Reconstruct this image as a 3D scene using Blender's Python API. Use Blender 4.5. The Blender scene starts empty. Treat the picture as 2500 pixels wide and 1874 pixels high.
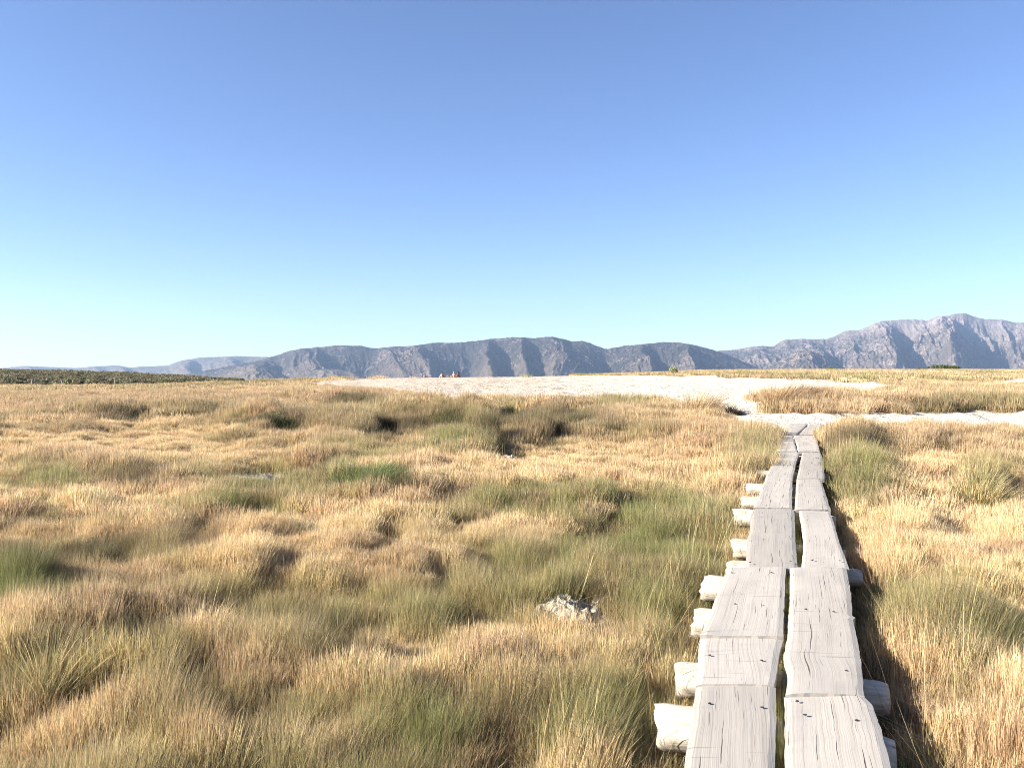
import bpy, math, random
import numpy as np
from mathutils import Vector, Matrix

# ----------------------------------------------------------------- camera, sky, sun, exposure
scene = bpy.context.scene
COL = scene.collection
FPX = 2021.0            # focal length in pixels of the 2500 px wide photograph
CAMZ = 1.75
PITCH = math.atan(37.0 / FPX)          # looking slightly down

cam_data = bpy.data.cameras.new("camera")
cam_data.sensor_width = 36.0
cam_data.lens = 36.0 * FPX / 2500.0
cam_data.clip_start = 0.05
cam_data.clip_end = 60000.0
cam = bpy.data.objects.new("camera", cam_data)
COL.objects.link(cam)
cam.location = (0, 0, CAMZ)
cam.rotation_euler = (math.pi / 2 - PITCH, 0, 0)
scene.camera = cam

SUN_EL = math.radians(25.0)
SUN_DIR = Vector((-0.972 * math.cos(SUN_EL), -0.235 * math.cos(SUN_EL), math.sin(SUN_EL))).normalized()  # towards the sun
SKY_ROT = math.atan2(SUN_DIR.x, SUN_DIR.y)

world = bpy.data.worlds.new("World")
scene.world = world
world.use_nodes = True
wn = world.node_tree
wn.nodes.clear()
wout = wn.nodes.new("ShaderNodeOutputWorld")
wbg = wn.nodes.new("ShaderNodeBackground")
sky = wn.nodes.new("ShaderNodeTexSky")
sky.sky_type = 'NISHITA'
sky.sun_disc = False
sky.sun_elevation = SUN_EL
sky.sun_rotation = SKY_ROT
sky.altitude = 2100.0
sky.air_density = 1.0
sky.dust_density = 1.0
sky.ozone_density = 1.5
wbg.inputs["Strength"].default_value = 0.057
tint = wn.nodes.new("ShaderNodeMix")
tint.data_type = 'RGBA'
tint.blend_type = 'MULTIPLY'
tint.inputs[0].default_value = 1.0
tint.inputs[7].default_value = (0.87, 0.945, 1.15, 1)
wn.links.new(sky.outputs[0], tint.inputs[6])
wn.links.new(tint.outputs[2], wbg.inputs["Color"])
wn.links.new(wbg.outputs[0], wout.inputs["Surface"])

sun_data = bpy.data.lights.new("sun", 'SUN')
sun_data.energy = 5.0
sun_data.angle = math.radians(0.5)
sun_data.color = (1.0, 0.92, 0.80)
sun = bpy.data.objects.new("sun", sun_data)
COL.objects.link(sun)
sun.rotation_euler = (-SUN_DIR).to_track_quat('-Z', 'Y').to_euler()

scene.view_settings.view_transform = 'Standard'
scene.view_settings.look = 'None'
scene.view_settings.exposure = 1.72
scene.view_settings.gamma = 1.0
scene.render.engine = 'CYCLES'
scene.cycles.max_bounces = 5
scene.cycles.diffuse_bounces = 2
scene.cycles.transmission_bounces = 3
scene.cycles.volume_bounces = 1
scene.cycles.transparent_max_bounces = 4
scene.cycles.use_denoising = True
scene.cycles.denoising_prefilter = 'NONE'
scene.cycles.filter_width = 0.95
scene.cycles.caustics_reflective = False
scene.cycles.caustics_refractive = False

random.seed(7)
rng = np.random.default_rng(11)

# ----------------------------------------------------------------- small numeric helpers
def _hash(ix, iy, seed):
    h = (ix.astype(np.int64) * 374761393 + iy.astype(np.int64) * 668265263 + seed * 1274126177) & 0xFFFFFFFF
    h = ((h ^ (h >> 13)) * 1274126177) & 0xFFFFFFFF
    h = (h ^ (h >> 16)) & 0xFFFFFFFF
    return h.astype(np.float64) / 4294967295.0

def vnoise(x, y, seed=0):
    x = np.asarray(x, float); y = np.asarray(y, float)
    ix = np.floor(x); iy = np.floor(y)
    fx = x - ix; fy = y - iy
    fx = fx * fx * fx * (fx * (fx * 6 - 15) + 10); fy = fy * fy * fy * (fy * (fy * 6 - 15) + 10)
    a = _hash(ix, iy, seed); b = _hash(ix + 1, iy, seed)
    c = _hash(ix, iy + 1, seed); d = _hash(ix + 1, iy + 1, seed)
    return (a * (1 - fx) + b * fx) * (1 - fy) + (c * (1 - fx) + d * fx) * fy

def fbm(x, y, seed=0, octaves=4, gain=0.5):
    s = 0; a = 1.0; t = 0
    for k in range(octaves):
        s = s + a * vnoise(x * 2 ** k + 17.3 * k, y * 2 ** k - 9.1 * k, seed + k); t += a; a *= gain
    return s / t

def ridged(x, y, seed=0, octaves=4, gain=0.5):
    s = 0; a = 1.0; t = 0
    for k in range(octaves):
        n = 1 - np.abs(2 * vnoise(x * 2 ** k + 31.7 * k, y * 2 ** k + 5.3 * k, seed + k) - 1)
        s = s + a * n * n; t += a; a *= gain
    return s / t

def sstep(a, b, x):
    t = np.clip((x - a) / (b - a), 0, 1)
    return t * t * (3 - 2 * t)

CP, SP = math.cos(PITCH), math.sin(PITCH)
def project(X, Y, Z):
    """point of the place -> pixel of the 2500x1874 photograph"""
    dz = Z - CAMZ
    depth = Y * CP - dz * SP
    up = Y * SP + dz * CP
    depth = np.maximum(depth, 0.05)
    return 1250 + FPX * X / depth, 937 - FPX * up / depth

def at(u, v, z):
    """pixel + height -> point of the place"""
    rx = (u - 1250) / FPX; ru = -(v - 937) / FPX
    dy = CP + ru * SP; dz = -SP + ru * CP
    t = (z - CAMZ) / dz
    return Vector((rx * t, dy * t, z))

def at_depth(u, v, Y):
    rx = (u - 1250) / FPX; ru = -(v - 937) / FPX
    dy = CP + ru * SP; dz = -SP + ru * CP
    t = Y / dy
    return Vector((rx * t, Y, CAMZ + dz * t))

def in_poly(u, v, poly):
    inside = np.zeros(u.shape, bool)
    n = len(poly)
    for i in range(n):
        x1, y1 = poly[i]; x2, y2 = poly[(i + 1) % n]
        if y1 == y2: continue
        c = ((y1 > v) != (y2 > v)) & (u < (x2 - x1) * (v - y1) / (y2 - y1) + x1)
        inside ^= c
    return inside

def np_mesh(name, verts, faces4=None, faces3=None, smooth=True):
    me = bpy.data.meshes.new(name)
    verts = np.ascontiguousarray(verts, np.float32)
    nl = 0; idx = []; starts = []
    if faces4 is not None and len(faces4):
        idx.append(np.asarray(faces4, np.int32).ravel()); starts.append(np.arange(len(faces4)) * 4); nl += len(faces4) * 4
    if faces3 is not None and len(faces3):
        idx.append(np.asarray(faces3, np.int32).ravel()); starts.append(nl + np.arange(len(faces3)) * 3); nl += len(faces3) * 3
    idx = np.concatenate(idx); starts = np.concatenate(starts).astype(np.int32)
    me.vertices.add(len(verts)); me.vertices.foreach_set("co", verts.ravel())
    me.loops.add(len(idx)); me.loops.foreach_set("vertex_index", idx)
    me.polygons.add(len(starts)); me.polygons.foreach_set("loop_start", starts)
    me.update(calc_edges=True)
    me.polygons.foreach_set("use_smooth", np.full(len(starts), smooth, bool))
    return me

def add_attr(me, name, typ, domain, data):
    a = me.attributes.new(name, typ, domain)
    key = {'FLOAT': 'value', 'INT': 'value', 'FLOAT_VECTOR': 'vector', 'FLOAT_COLOR': 'color', 'FLOAT2': 'vector'}[typ]
    a.data.foreach_set(key, np.ascontiguousarray(data, np.int32 if typ == 'INT' else np.float32).ravel())

def link(name, me, mat=None, parent=None, loc=None):
    o = bpy.data.objects.new(name, me)
    COL.objects.link(o)
    if mat is not None: o.data.materials.append(mat)
    if parent is not None: o.parent = parent
    if loc is not None: o.location = loc
    return o

def tag(o, label=None, cat=None, group=None, kind=None):
    if label: o["label"] = label
    if cat: o["category"] = cat
    if group: o["group"] = group
    if kind: o["kind"] = kind
    return o

def empty(name, loc, label, cat, group=None, rz=0.0):
    o = bpy.data.objects.new(name, None)
    o.empty_display_size = 0.2
    COL.objects.link(o)
    o.location = loc; o.rotation_euler = (0, 0, rz)
    return tag(o, label, cat, group)

# ----------------------------------------------------------------- node helpers
def material(name):
    m = bpy.data.materials.new(name); m.use_nodes = True
    nt = m.node_tree; nt.nodes.clear()
    out = nt.nodes.new("ShaderNodeOutputMaterial")
    return m, nt, out

def N(nt, typ, **kw):
    n = nt.nodes.new(typ)
    for k, v in kw.items(): setattr(n, k, v)
    return n

def ramp(nt, fac, stops):
    r = nt.nodes.new("ShaderNodeValToRGB")
    e = r.color_ramp.elements
    while len(e) < len(stops): e.new(0.5)
    for i, (p, c) in enumerate(stops):
        e[i].position = p
        e[i].color = (c if len(c) == 4 else (*c, 1)) if hasattr(c, '__len__') else (c, c, c, 1)
    nt.links.new(fac, r.inputs[0])
    return r.outputs[0]

def mixc(nt, fac, a, b, mode='MIX'):
    m = nt.nodes.new("ShaderNodeMix"); m.data_type = 'RGBA'; m.blend_type = mode
    for sock, val in ((m.inputs[0], fac), (m.inputs[6], a), (m.inputs[7], b)):
        if isinstance(val, bpy.types.NodeSocket): nt.links.new(val, sock)
        elif hasattr(val, '__len__'): sock.default_value = (*val, 1) if len(val) == 3 else val
        else: sock.default_value = val
    return m.outputs[2]

def mathn(nt, op, a, b=None, clamp=False):
    m = nt.nodes.new("ShaderNodeMath"); m.operation = op; m.use_clamp = clamp
    for i, val in enumerate((a, b)):
        if val is None: continue
        if isinstance(val, bpy.types.NodeSocket): nt.links.new(val, m.inputs[i])
        else: m.inputs[i].default_value = val
    return m.outputs[0]

def noise(nt, vec, scale, detail=4, rough=0.55, dist=0.0):
    n = nt.nodes.new("ShaderNodeTexNoise")
    n.inputs["Scale"].default_value = scale; n.inputs["Detail"].default_value = detail
    n.inputs["Roughness"].default_value = rough; n.inputs["Distortion"].default_value = dist
    if vec is not None: nt.links.new(vec, n.inputs["Vector"])
    return n.outputs[0]

def principled(nt, out, color, rough=0.8, spec=0.2, normal=None):
    p = nt.nodes.new("ShaderNodeBsdfPrincipled")
    if isinstance(color, bpy.types.NodeSocket): nt.links.new(color, p.inputs["Base Color"])
    else: p.inputs["Base Color"].default_value = (*color, 1)
    if isinstance(rough, bpy.types.NodeSocket): nt.links.new(rough, p.inputs["Roughness"])
    else: p.inputs["Roughness"].default_value = rough
    p.inputs["Specular IOR Level"].default_value = spec
    if normal is not None: nt.links.new(normal, p.inputs["Normal"])
    nt.links.new(p.outputs[0], out.inputs["Surface"])
    return p

def bump(nt, height, strength, dist, prev=None):
    b = nt.nodes.new("ShaderNodeBump")
    b.inputs["Strength"].default_value = strength; b.inputs["Distance"].default_value = dist
    nt.links.new(height, b.inputs["Height"])
    if prev is not None: nt.links.new(prev, b.inputs["Normal"])
    return b.outputs[0]

def pos(nt):
    return nt.nodes.new("ShaderNodeNewGeometry").outputs["Position"]

def attr(nt, name, out="Fac", typ='GEOMETRY'):
    a = nt.nodes.new("ShaderNodeAttribute"); a.attribute_name = name; a.attribute_type = typ
    return a.outputs[out]

def vmul(nt, vec, s):
    m = nt.nodes.new("ShaderNodeVectorMath"); m.operation = 'MULTIPLY'
    nt.links.new(vec, m.inputs[0]); m.inputs[1].default_value = s
    return m.outputs[0]

# ----------------------------------------------------------------- the lie of the land
TU = np.array([-600, 0, 136, 271, 400, 560, 700, 850, 1000, 1200, 1500, 1750, 2000, 2250, 2500, 3100], float)
TY = np.array([1, 14, 20, 26, 43, 60, 87, 100, 115, 160, 230, 320, 600, 1500, 5000, 16000], float)
TZ = np.array([
    [0] * 16,
    [0] * 16,
    [0, 0, 0, 0, 0, 0, 0, 0, 0, 0, .05, .15, .2, .1, .1, .1],
    [0, 0, 0, 0, 0, 0, .05, .1, .1, .15, .15, .3, .3, .25, .25, .25],
    [-.1, -.1, -.1, -.05, 0, .05, .1, .2, .3, .3, .35, .45, .5, .5, .5, .5],
    [-.2, -.2, -.15, -.1, -.05, .1, .2, .35, .5, .52, .55, .6, .65, .65, .65, .65],
    [-.35, -.35, -.35, -.3, -.2, .0, .32, .58, .78, .86, .95, .9, .9, .85, .85, .85],
    [-.5, -.5, -.5, -.45, -.35, -.1, .28, .52, .62, .74, .95, 1.0, 1.0, .95, .95, .95],
    [-.65, -.65, -.65, -.65, -.65, -.4, .1, .2, .3, .4, .8, 1.05, 1.05, 1.05, 1.0, 1.0],
    [.4, .3, .1, -.2, -.6, -1, -.8, -.5, -.5, -.3, .5, 1.1, 1.15, 1.15, 1.1, 1.1],
    [1.0, .8, .6, .1, -.6, -1.8, -2, -2, -2, -1.5, 0, 1.1, 1.2, 1.2, 1.2, 1.2],
    [.2, 0, -.5, -1, -1.5, -2.5, -3, -3, -3, -3, -1, .8, 1.1, 1.1, 1.1, 1.1],
    [-14, -14, -14, -14, -14, -14, -14, -14, -14, -14, -12, -8, -6, -6, -6, -6],
    [-38] * 16,
    [-85] * 16,
    [-85] * 16], float)

SAND1 = [(760, 932), (820, 924), (1000, 918), (1200, 914), (1500, 910), (1700, 916), (1900, 921), (2130, 931), (2250, 943), (2260, 956), (2050, 966),
         (1885, 970), (1852, 985), (1868, 1007), (1920, 1008), (2050, 1007), (2500, 1004), (3400, 1003), (3400, 1062), (2500, 1060), (2080, 1052),
         (2030, 1060), (2022, 1078), (1985, 1078), (1890, 1080), (1828, 1066), (1772, 1048), (1740, 1028), (1705, 1010), (1640, 994), (1450, 986),
         (1250, 980), (1130, 977), (1000, 972), (900, 958), (800, 944)]
SAND2 = [(2420, 928), (2500, 921), (3400, 915), (3400, 940), (2500, 936)]
# bare, pale earth: u, v, ru, rv
BARE = [(1385, 1512, 110, 55), (1290, 1510, 70, 22), (1240, 1125, 45, 12), (2365, 1262, 85, 22), (2255, 1245, 75, 26), (640, 1170, 140, 22), (2320, 1185, 80, 14),
        (1660, 1190, 50, 12), (260, 1040, 50, 6), (430, 1018, 40, 5), (1100, 1118, 60, 6), (2330, 1165, 60, 12), (1500, 1560, 50, 20), (1330, 1610, 70, 22)]
# hollows and swells of the marsh: u, v, ru, rv, dz
SWELL = [(1280, 1085, 330, 26, -.22), (930, 1070, 120, 20, -.12), (1420, 1045, 130, 18, -.18), (60, 1405, 170, 34, -.20), (260, 1365, 150, 26, -.22),
         (450, 1305, 130, 24, -.20), (600, 1265, 90, 20, -.12), (800, 1370, 300, 40, .12), (200, 1310, 220, 22, .10), (1000, 1290, 200, 35, .10),
         (690, 1052, 130, 14, .14), (350, 1100, 300, 14, .05), (920, 1195, 100, 18, .10), (1580, 1050, 180, 22, .12), (250, 1640, 130, 40, .06),
         (475, 1690, 45, 50, -.22), (260, 1540, 140, 30, -.10), (820, 1590, 110, 50, -.12), (1380, 1480, 90, 26, .10), (700, 1670, 160, 60, .06),
         (1080, 1215, 90, 20, -.05), (540, 1810, 70, 40, -.1), (2400, 1200, 90, 34, .1), (2150, 1250, 80, 30, -.1), (1180, 1390, 40, 24, -.12), (930, 1340, 90, 26, -.08)]

# sod banks that rise gently from the left and break off to the right: u of the edge, v, ru, rv, height
BANKS = [(885, 1066, 110, 16, .42), (985, 1032, 70, 11, .30), (1075, 1032, 80, 12, .36), (1207, 1042, 110, 15, .46), (1345, 1032, 150, 15, .50), (1314, 1078, 90, 12, .34), (1196, 1098, 60, 13, .36),
         (665, 1050, 110, 12, .36), (770, 1136, 70, 14, .24), (300, 1022, 90, 10, .36), (480, 1014, 90, 8, .30), (800, 980, 160, 8, .34), (300, 1172, 90, 18, .24), (440, 1316, 130, 22, .22), (230, 1368, 130, 22, .20),
         (900, 1325, 100, 24, .16), (1160, 1398, 60, 20, .14), (930, 1192, 70, 18, .22), (450, 1690, 70, 40, .16), (260, 1520, 120, 26, .14), (800, 1585, 90, 26, .14), (2100, 1100, 70, 14, .14), (2270, 1094, 90, 16, .24), (2420, 1222, 70, 20, .22),
         (560, 1262, 100, 16, .2), (1060, 1208, 80, 16, .2), (1480, 1246, 60, 14, .2), (1450, 1282, 60, 14, .2), (60, 1272, 120, 14, .22), (620, 1420, 130, 24, .12), (1030, 1430, 120, 26, .12)]

def macro_z(X, Y):
    Yc = np.maximum(Y, 1.0)
    u = np.clip(1250 + FPX * X / Yc, TU[0], TU[-1])
    lu = np.interp(u, TU, np.arange(len(TU)))
    ly = np.interp(np.log(Yc), np.log(TY), np.arange(len(TY)))
    iu = np.clip(lu.astype(int), 0, len(TU) - 2); iy = np.clip(ly.astype(int), 0, len(TY) - 2)
    fu = lu - iu; fy = ly - iy
    fu = fu * fu * (3 - 2 * fu)
    return (TZ[iy, iu] * (1 - fu) + TZ[iy, iu + 1] * fu) * (1 - fy) + (TZ[iy + 1, iu] * (1 - fu) + TZ[iy + 1, iu + 1] * fu) * fy

def foot(u, v):
    """first point where the sight line through a pixel meets the ground"""
    rx = (u - 1250) / FPX; ru = -(v - 937) / FPX
    dy = CP + ru * SP; dz = -SP + ru * CP
    t = np.exp(np.linspace(math.log(1.5), math.log(260), 6000))
    X = rx * t; Y = dy * t; Z = CAMZ + dz * t
    below = np.nonzero(ground_z(X, Y) >= Z)[0]
    i = below[0] if len(below) else len(t) - 1
    return Vector((X[i], Y[i], float(ground_z(X[i:i + 1], Y[i:i + 1])[0])))

def soft_poly(u, v, poly, jit_u, jit_v):
    acc = 0
    offs = [(0, 0), (5, 0), (-5, 0), (0, 2), (0, -2)]
    for du, dv in offs:
        acc = acc + in_poly(u + du + jit_u, v + dv + jit_v, poly)
    return acc / len(offs)

def sand_mask(X, Y, Z):
    u, v = project(X, Y, Z)
    ju = (fbm(X * 0.9, Y * 0.5, 71, 3) - 0.5) * 80
    jv = (fbm(X * 0.7, Y * 0.35, 81, 3) - 0.5) * 15 + (fbm(X * 4, Y * 2, 83, 2) - 0.5) * 10
    s = np.maximum(soft_poly(u, v, SAND1, ju, jv), soft_poly(u, v, SAND2, ju, jv))
    s = np.where((Y > 130) & (u < 2300), 0, s)
    return np.where(Y > 3, s, 0)

def bare_mask(X, Y, Z):
    u, v = project(X, Y, Z)
    b = 0
    for (cu, cv, ru, rv) in BARE:
        b = np.maximum(b, np.exp(-(((u - cu) / ru) ** 2 + ((v - cv) / rv) ** 2) ** 1.3))
    n = fbm(X * 2.3, Y * 2.3, 131, 3)
    return np.clip(b * 1.2 - 0.35 * n, 0, 1)

WALK = [(1668, 2174, 1872), (1700, 2111, 1673), (1733, 2086, 1508), (1779, 2072, 1384), (1840, 2028, 1241), (1869, 2010, 1168), (1897, 2003, 1103), (1904, 1992, 1062), (1926, 2008, 1032)]
WALK_Z = 0.30
_wl = [at(a, v, WALK_Z) for a, b, v in WALK]; _wr = [at(b, v, WALK_Z) for a, b, v in WALK]
_wc = [(a + b) / 2 for a, b in zip(_wl, _wr)]
_first = _wc[0] - (_wc[2] - _wc[0]).normalized() * 4
WALK_PTS = np.array([[_first.x, _first.y]] + [[p.x, p.y] for p in _wc])

def walk_coords(X, Y):
    """signed distance to the right of the boardwalk's centre line, and distance along it"""
    best = np.full(np.shape(X), 1e9); sd = np.zeros(np.shape(X)); al = np.zeros(np.shape(X)); acc = 0
    for i in range(len(WALK_PTS) - 1):
        a = WALK_PTS[i]; b = WALK_PTS[i + 1]; d = b - a; L = np.hypot(*d); d = d / L
        t = (X - a[0]) * d[0] + (Y - a[1]) * d[1]; tc = np.clip(t, 0, L)
        dx = X - (a[0] + d[0] * tc); dy = Y - (a[1] + d[1] * tc)
        dist = np.hypot(dx, dy); side = np.sign(dx * d[1] - dy * d[0])
        m = dist < best
        best = np.where(m, dist, best); sd = np.where(m, dist * side, sd); al = np.where(m, acc + tc, al)
        acc += L
    return sd, al

def ground_z(X, Y):
    X = np.asarray(X, float); Y = np.asarray(Y, float)
    z = macro_z(X, Y)
    u, v = project(X, Y, z)
    marsh = 1 - sstep(55, 110, Y)
    z = z + marsh * ((fbm(X / 3.1, Y / 3.1, 3, 3) - 0.5) * 0.22 + (fbm(X / 0.85, Y / 0.75, 9, 2) - 0.5) * 0.20 + (vnoise(X / 0.3, Y / 0.28, 12) - 0.5) * 0.05)
    for (cu, cv, ru, rv, dz) in SWELL:
        dz = dz * (0.9 if cv > 1130 else (0.15 if dz < 0 else 1.2))
        z = z + dz * np.exp(-(((u - cu) / ru) ** 2 + ((v - cv) / rv) ** 2)) * (Y > 1.5)
    wv = (fbm(X / 0.9, Y / 0.9, 41, 2) - 0.5)
    for (cu, cv, ru, rv, A) in BANKS:
        du = (u - cu) / ru + 0.45 * wv; dv = (v - cv) / rv + 0.5 * wv
        drop = np.exp(-(du / 0.16) ** 2)
        f = np.where(du < 0, np.exp(-(du / 1.1) ** 2), drop - 0.55 * np.exp(-((du - 0.5) / 0.38) ** 2) * (1 - drop))
        z = z + A * (1.0 if cv < 1130 else 0.62) * f * np.exp(-dv ** 2) * (Y > 1.5)
    sd, al = walk_coords(X, Y)
    near = np.exp(-(np.abs(sd) / 0.75) ** 4) * (al > 0.01) * (Y < 26)
    zt = np.where(Y < 19, 0.0, np.interp(Y, [19, 22, 24], [0.0, 0.2, 0.27]))
    z = z * (1 - near) + zt * near
    on = (Y < 17) * (al > 0.01)
    z = z + on * (0.15 * np.exp(-((sd - 1.0) / 0.38) ** 2) - 0.08 * np.exp(-((sd - 0.50) / 0.10) ** 2))
    # sunken bathing place just behind the crest of the sand
    z = z - 0.28 * np.exp(-(((X + 7.4) / 3.2) ** 2 + ((Y - 92.5) / 2.2) ** 2))
    far = sstep(60, 140, Y)
    z = z + far * (fbm(X / 25, Y / 25, 21, 3) - 0.5) * 0.25
    return z

def make_ground():
    th = np.concatenate([np.radians(np.arange(-180, -52, 2.0)), np.radians(np.arange(-52, 52, 0.115)), np.radians(np.arange(52, 180.1, 2.0))])
    r = [0.25]
    while r[-1] < 12000:
        q = r[-1]
        r.append(q * (1.02 if q < 2.2 else 1.0085 if q < 130 else 1.03))
    r = np.array(r)
    R, T = np.meshgrid(r, th, indexing='ij')
    X = R * np.sin(T); Y = R * np.cos(T)
    Z = ground_z(X, Y)
    S = sand_mask(X, Y, Z); B = bare_mask(X, Y, Z) * (1 - S)
    Z = Z + S * ((vnoise(X * 3.3, Y * 3.3, 91) - 0.5) * 0.05 + (vnoise(X * 1.1, Y * 1.1, 92) - 0.5) * 0.07) + B * (fbm(X * 9, Y * 9, 93, 2) - 0.4) * 0.06
    nr, nt_ = R.shape
    i = np.arange(nr - 1)[:, None] * nt_ + np.arange(nt_ - 1)[None, :]
    F = np.stack([i, i + 1, i + nt_ + 1, i + nt_], -1).reshape(-1, 4)
    F = F[:, ::-1]
    me = np_mesh("ground", np.stack([X, Y, Z], -1).reshape(-1, 3), F)
    ug = project(X, Y, Z)[0]
    add_attr(me, "gravel", 'FLOAT', 'POINT', 1 - sstep(1250, 1620, ug + (fbm(X / 4, Y / 4, 95, 3) - .5) * 400))
    add_attr(me, "sand", 'FLOAT', 'POINT', S); add_attr(me, "bare", 'FLOAT', 'POINT', B)
    return me

def ground_material():
    m, nt, out = material("marsh_soil")
    P = pos(nt)
    n1 = noise(nt, P, 1.3, 6, 0.6); n2 = noise(nt, P, 14, 5, 0.65); n3 = noise(nt, P, 60, 3, 0.6)
    soil = ramp(nt, n1, [(0.3, (0.10, 0.075, 0.045)), (0.6, (0.20, 0.15, 0.085)), (0.8, (0.15, 0.13, 0.07))])
    soil = mixc(nt, 0.5, soil, ramp(nt, n2, [(0.35, (0.06, 0.045, 0.03)), (0.65, (0.26, 0.20, 0.12))]))
    sand = ramp(nt, n2, [(0.30, (0.36, 0.29, 0.225)), (0.5, (0.52, 0.44, 0.355)), (0.75, (0.62, 0.545, 0.455))])
    sand = mixc(nt, ramp(nt, n3, [(0.56, 0.0), (0.66, 0.45)]), sand, (0.24, 0.19, 0.145))
    patch = ramp(nt, noise(nt, P, 0.11, 4, 0.6), [(0.40, 0.0), (0.58, 1.0)])
    sand = mixc(nt, mathn(nt, 'MULTIPLY', patch, 0.35), sand, (0.42, 0.34, 0.24))
    bare = ramp(nt, n3, [(0.30, (0.20, 0.17, 0.13)), (0.55, (0.52, 0.46, 0.36)), (0.8, (0.62, 0.57, 0.46))])
    silt = mixc(nt, ramp(nt, n3, [(0.60, 0.0), (0.70, 0.22)]), ramp(nt, n2, [(0.30, (0.56, 0.49, 0.385)), (0.6, (0.67, 0.60, 0.485))]), (0.34, 0.28, 0.21))
    sand = mixc(nt, attr(nt, "gravel"), silt, sand)
    c = mixc(nt, attr(nt, "bare"), soil, bare)
    c = mixc(nt, attr(nt, "sand"), c, sand)
    # far basin floor: dry scrub tone
    sx = N(nt, "ShaderNodeSeparateXYZ"); nt.links.new(P, sx.inputs[0])
    far = N(nt, "ShaderNodeMapRange"); nt.links.new(sx.outputs[1], far.inputs[0])
    far.inputs[1].default_value = 110; far.inputs[2].default_value = 200
    scrub = ramp(nt, noise(nt, P, 0.35, 5, 0.7), [(0.35, (0.10, 0.09, 0.055)), (0.65, (0.30, 0.23, 0.13))])
    c = mixc(nt, mathn(nt, 'MULTIPLY', far.outputs[0], mathn(nt, 'SUBTRACT', 1.0, attr(nt, "sand"))), c, scrub)
    b = bump(nt, n1, 0.5, 0.10)
    b = bump(nt, noise(nt, P, 4.5, 4, 0.65), 1.0, 0.15, b)
    b = bump(nt, n3, 0.6, 0.015, b)
    principled(nt, out, c, 0.95, 0.1, b)
    return m

ground = link("ground", make_ground(), ground_material())
tag(ground, kind="structure")

# ----------------------------------------------------------------- mountains
SKY_A = [(-700, 895), (-300, 890), (0, 899), (54, 893), (136, 896), (190, 898), (230, 894), (287, 891.5), (320, 898), (342, 894.5), (407, 892.5), (445, 879.5), (488, 872.5),
         (575, 869), (660, 871), (760, 872), (900, 880)]
SKY_B = [(380, 930), (480, 908), (560, 893), (620, 880), (660, 872), (685, 865), (697, 859), (733, 851), (823, 843), (880, 844), (917, 850), (970, 845), (1010, 844), (1043, 838), (1071, 836), (1124, 836),
         (1197, 827.6), (1218, 825.6), (1263, 822.3), (1303, 825.6), (1328, 822.3), (1352, 822), (1401, 833.7), (1415, 831), (1438, 836), (1478, 852.4), (1527, 844), (1568, 840),
         (1621, 834.5), (1661, 836), (1690, 841), (1718, 847), (1751, 856.5), (1800, 876), (1850, 897), (1890, 908), (2000, 925)]
SKY_C = [(1560, 890), (1650, 868), (1751, 856), (1800, 852.4), (1828, 847), (1856, 844), (1884, 846.7), (1917, 827.5), (1965, 827), (2011, 828), (2033, 823), (2065, 806), (2098, 806), (2148, 783.4), (2195, 780.5),
         (2235, 780), (2264, 782.7), (2286, 772), (2315, 770.7), (2322, 767), (2358, 764.6), (2376, 772.5), (2402, 779), (2449, 780.5), (2474, 787), (2500, 787.7), (2560, 780), (2700, 760), (2900, 790), (3300, 830)]
SKY_D = [(1840, 912), (1880, 893), (1917, 872), (1950, 856), (1975, 853.5), (2005, 866), (2040, 886), (2075, 904), (2110, 915)]
SKY_E = [(470, 935), (520, 917), (560, 905), (600, 893), (622, 889), (650, 897), (690, 913), (720, 930)]
SKY_F = [(690, 930), (730, 916), (760, 905), (790, 901), (830, 902), (862, 908), (890, 918), (920, 932)]

def smooth_interp(u, pts, jag, seed):
    xs = np.array([p[0] for p in pts], float); ys = np.array([p[1] for p in pts], float)
    v = 0
    for d in (-5, 0, 5): v = v + np.interp(u + d, xs, ys)
    v = v / 3
    return v + (fbm(u / 9.0, u * 0, seed, 3) - 0.5) * jag

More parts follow.
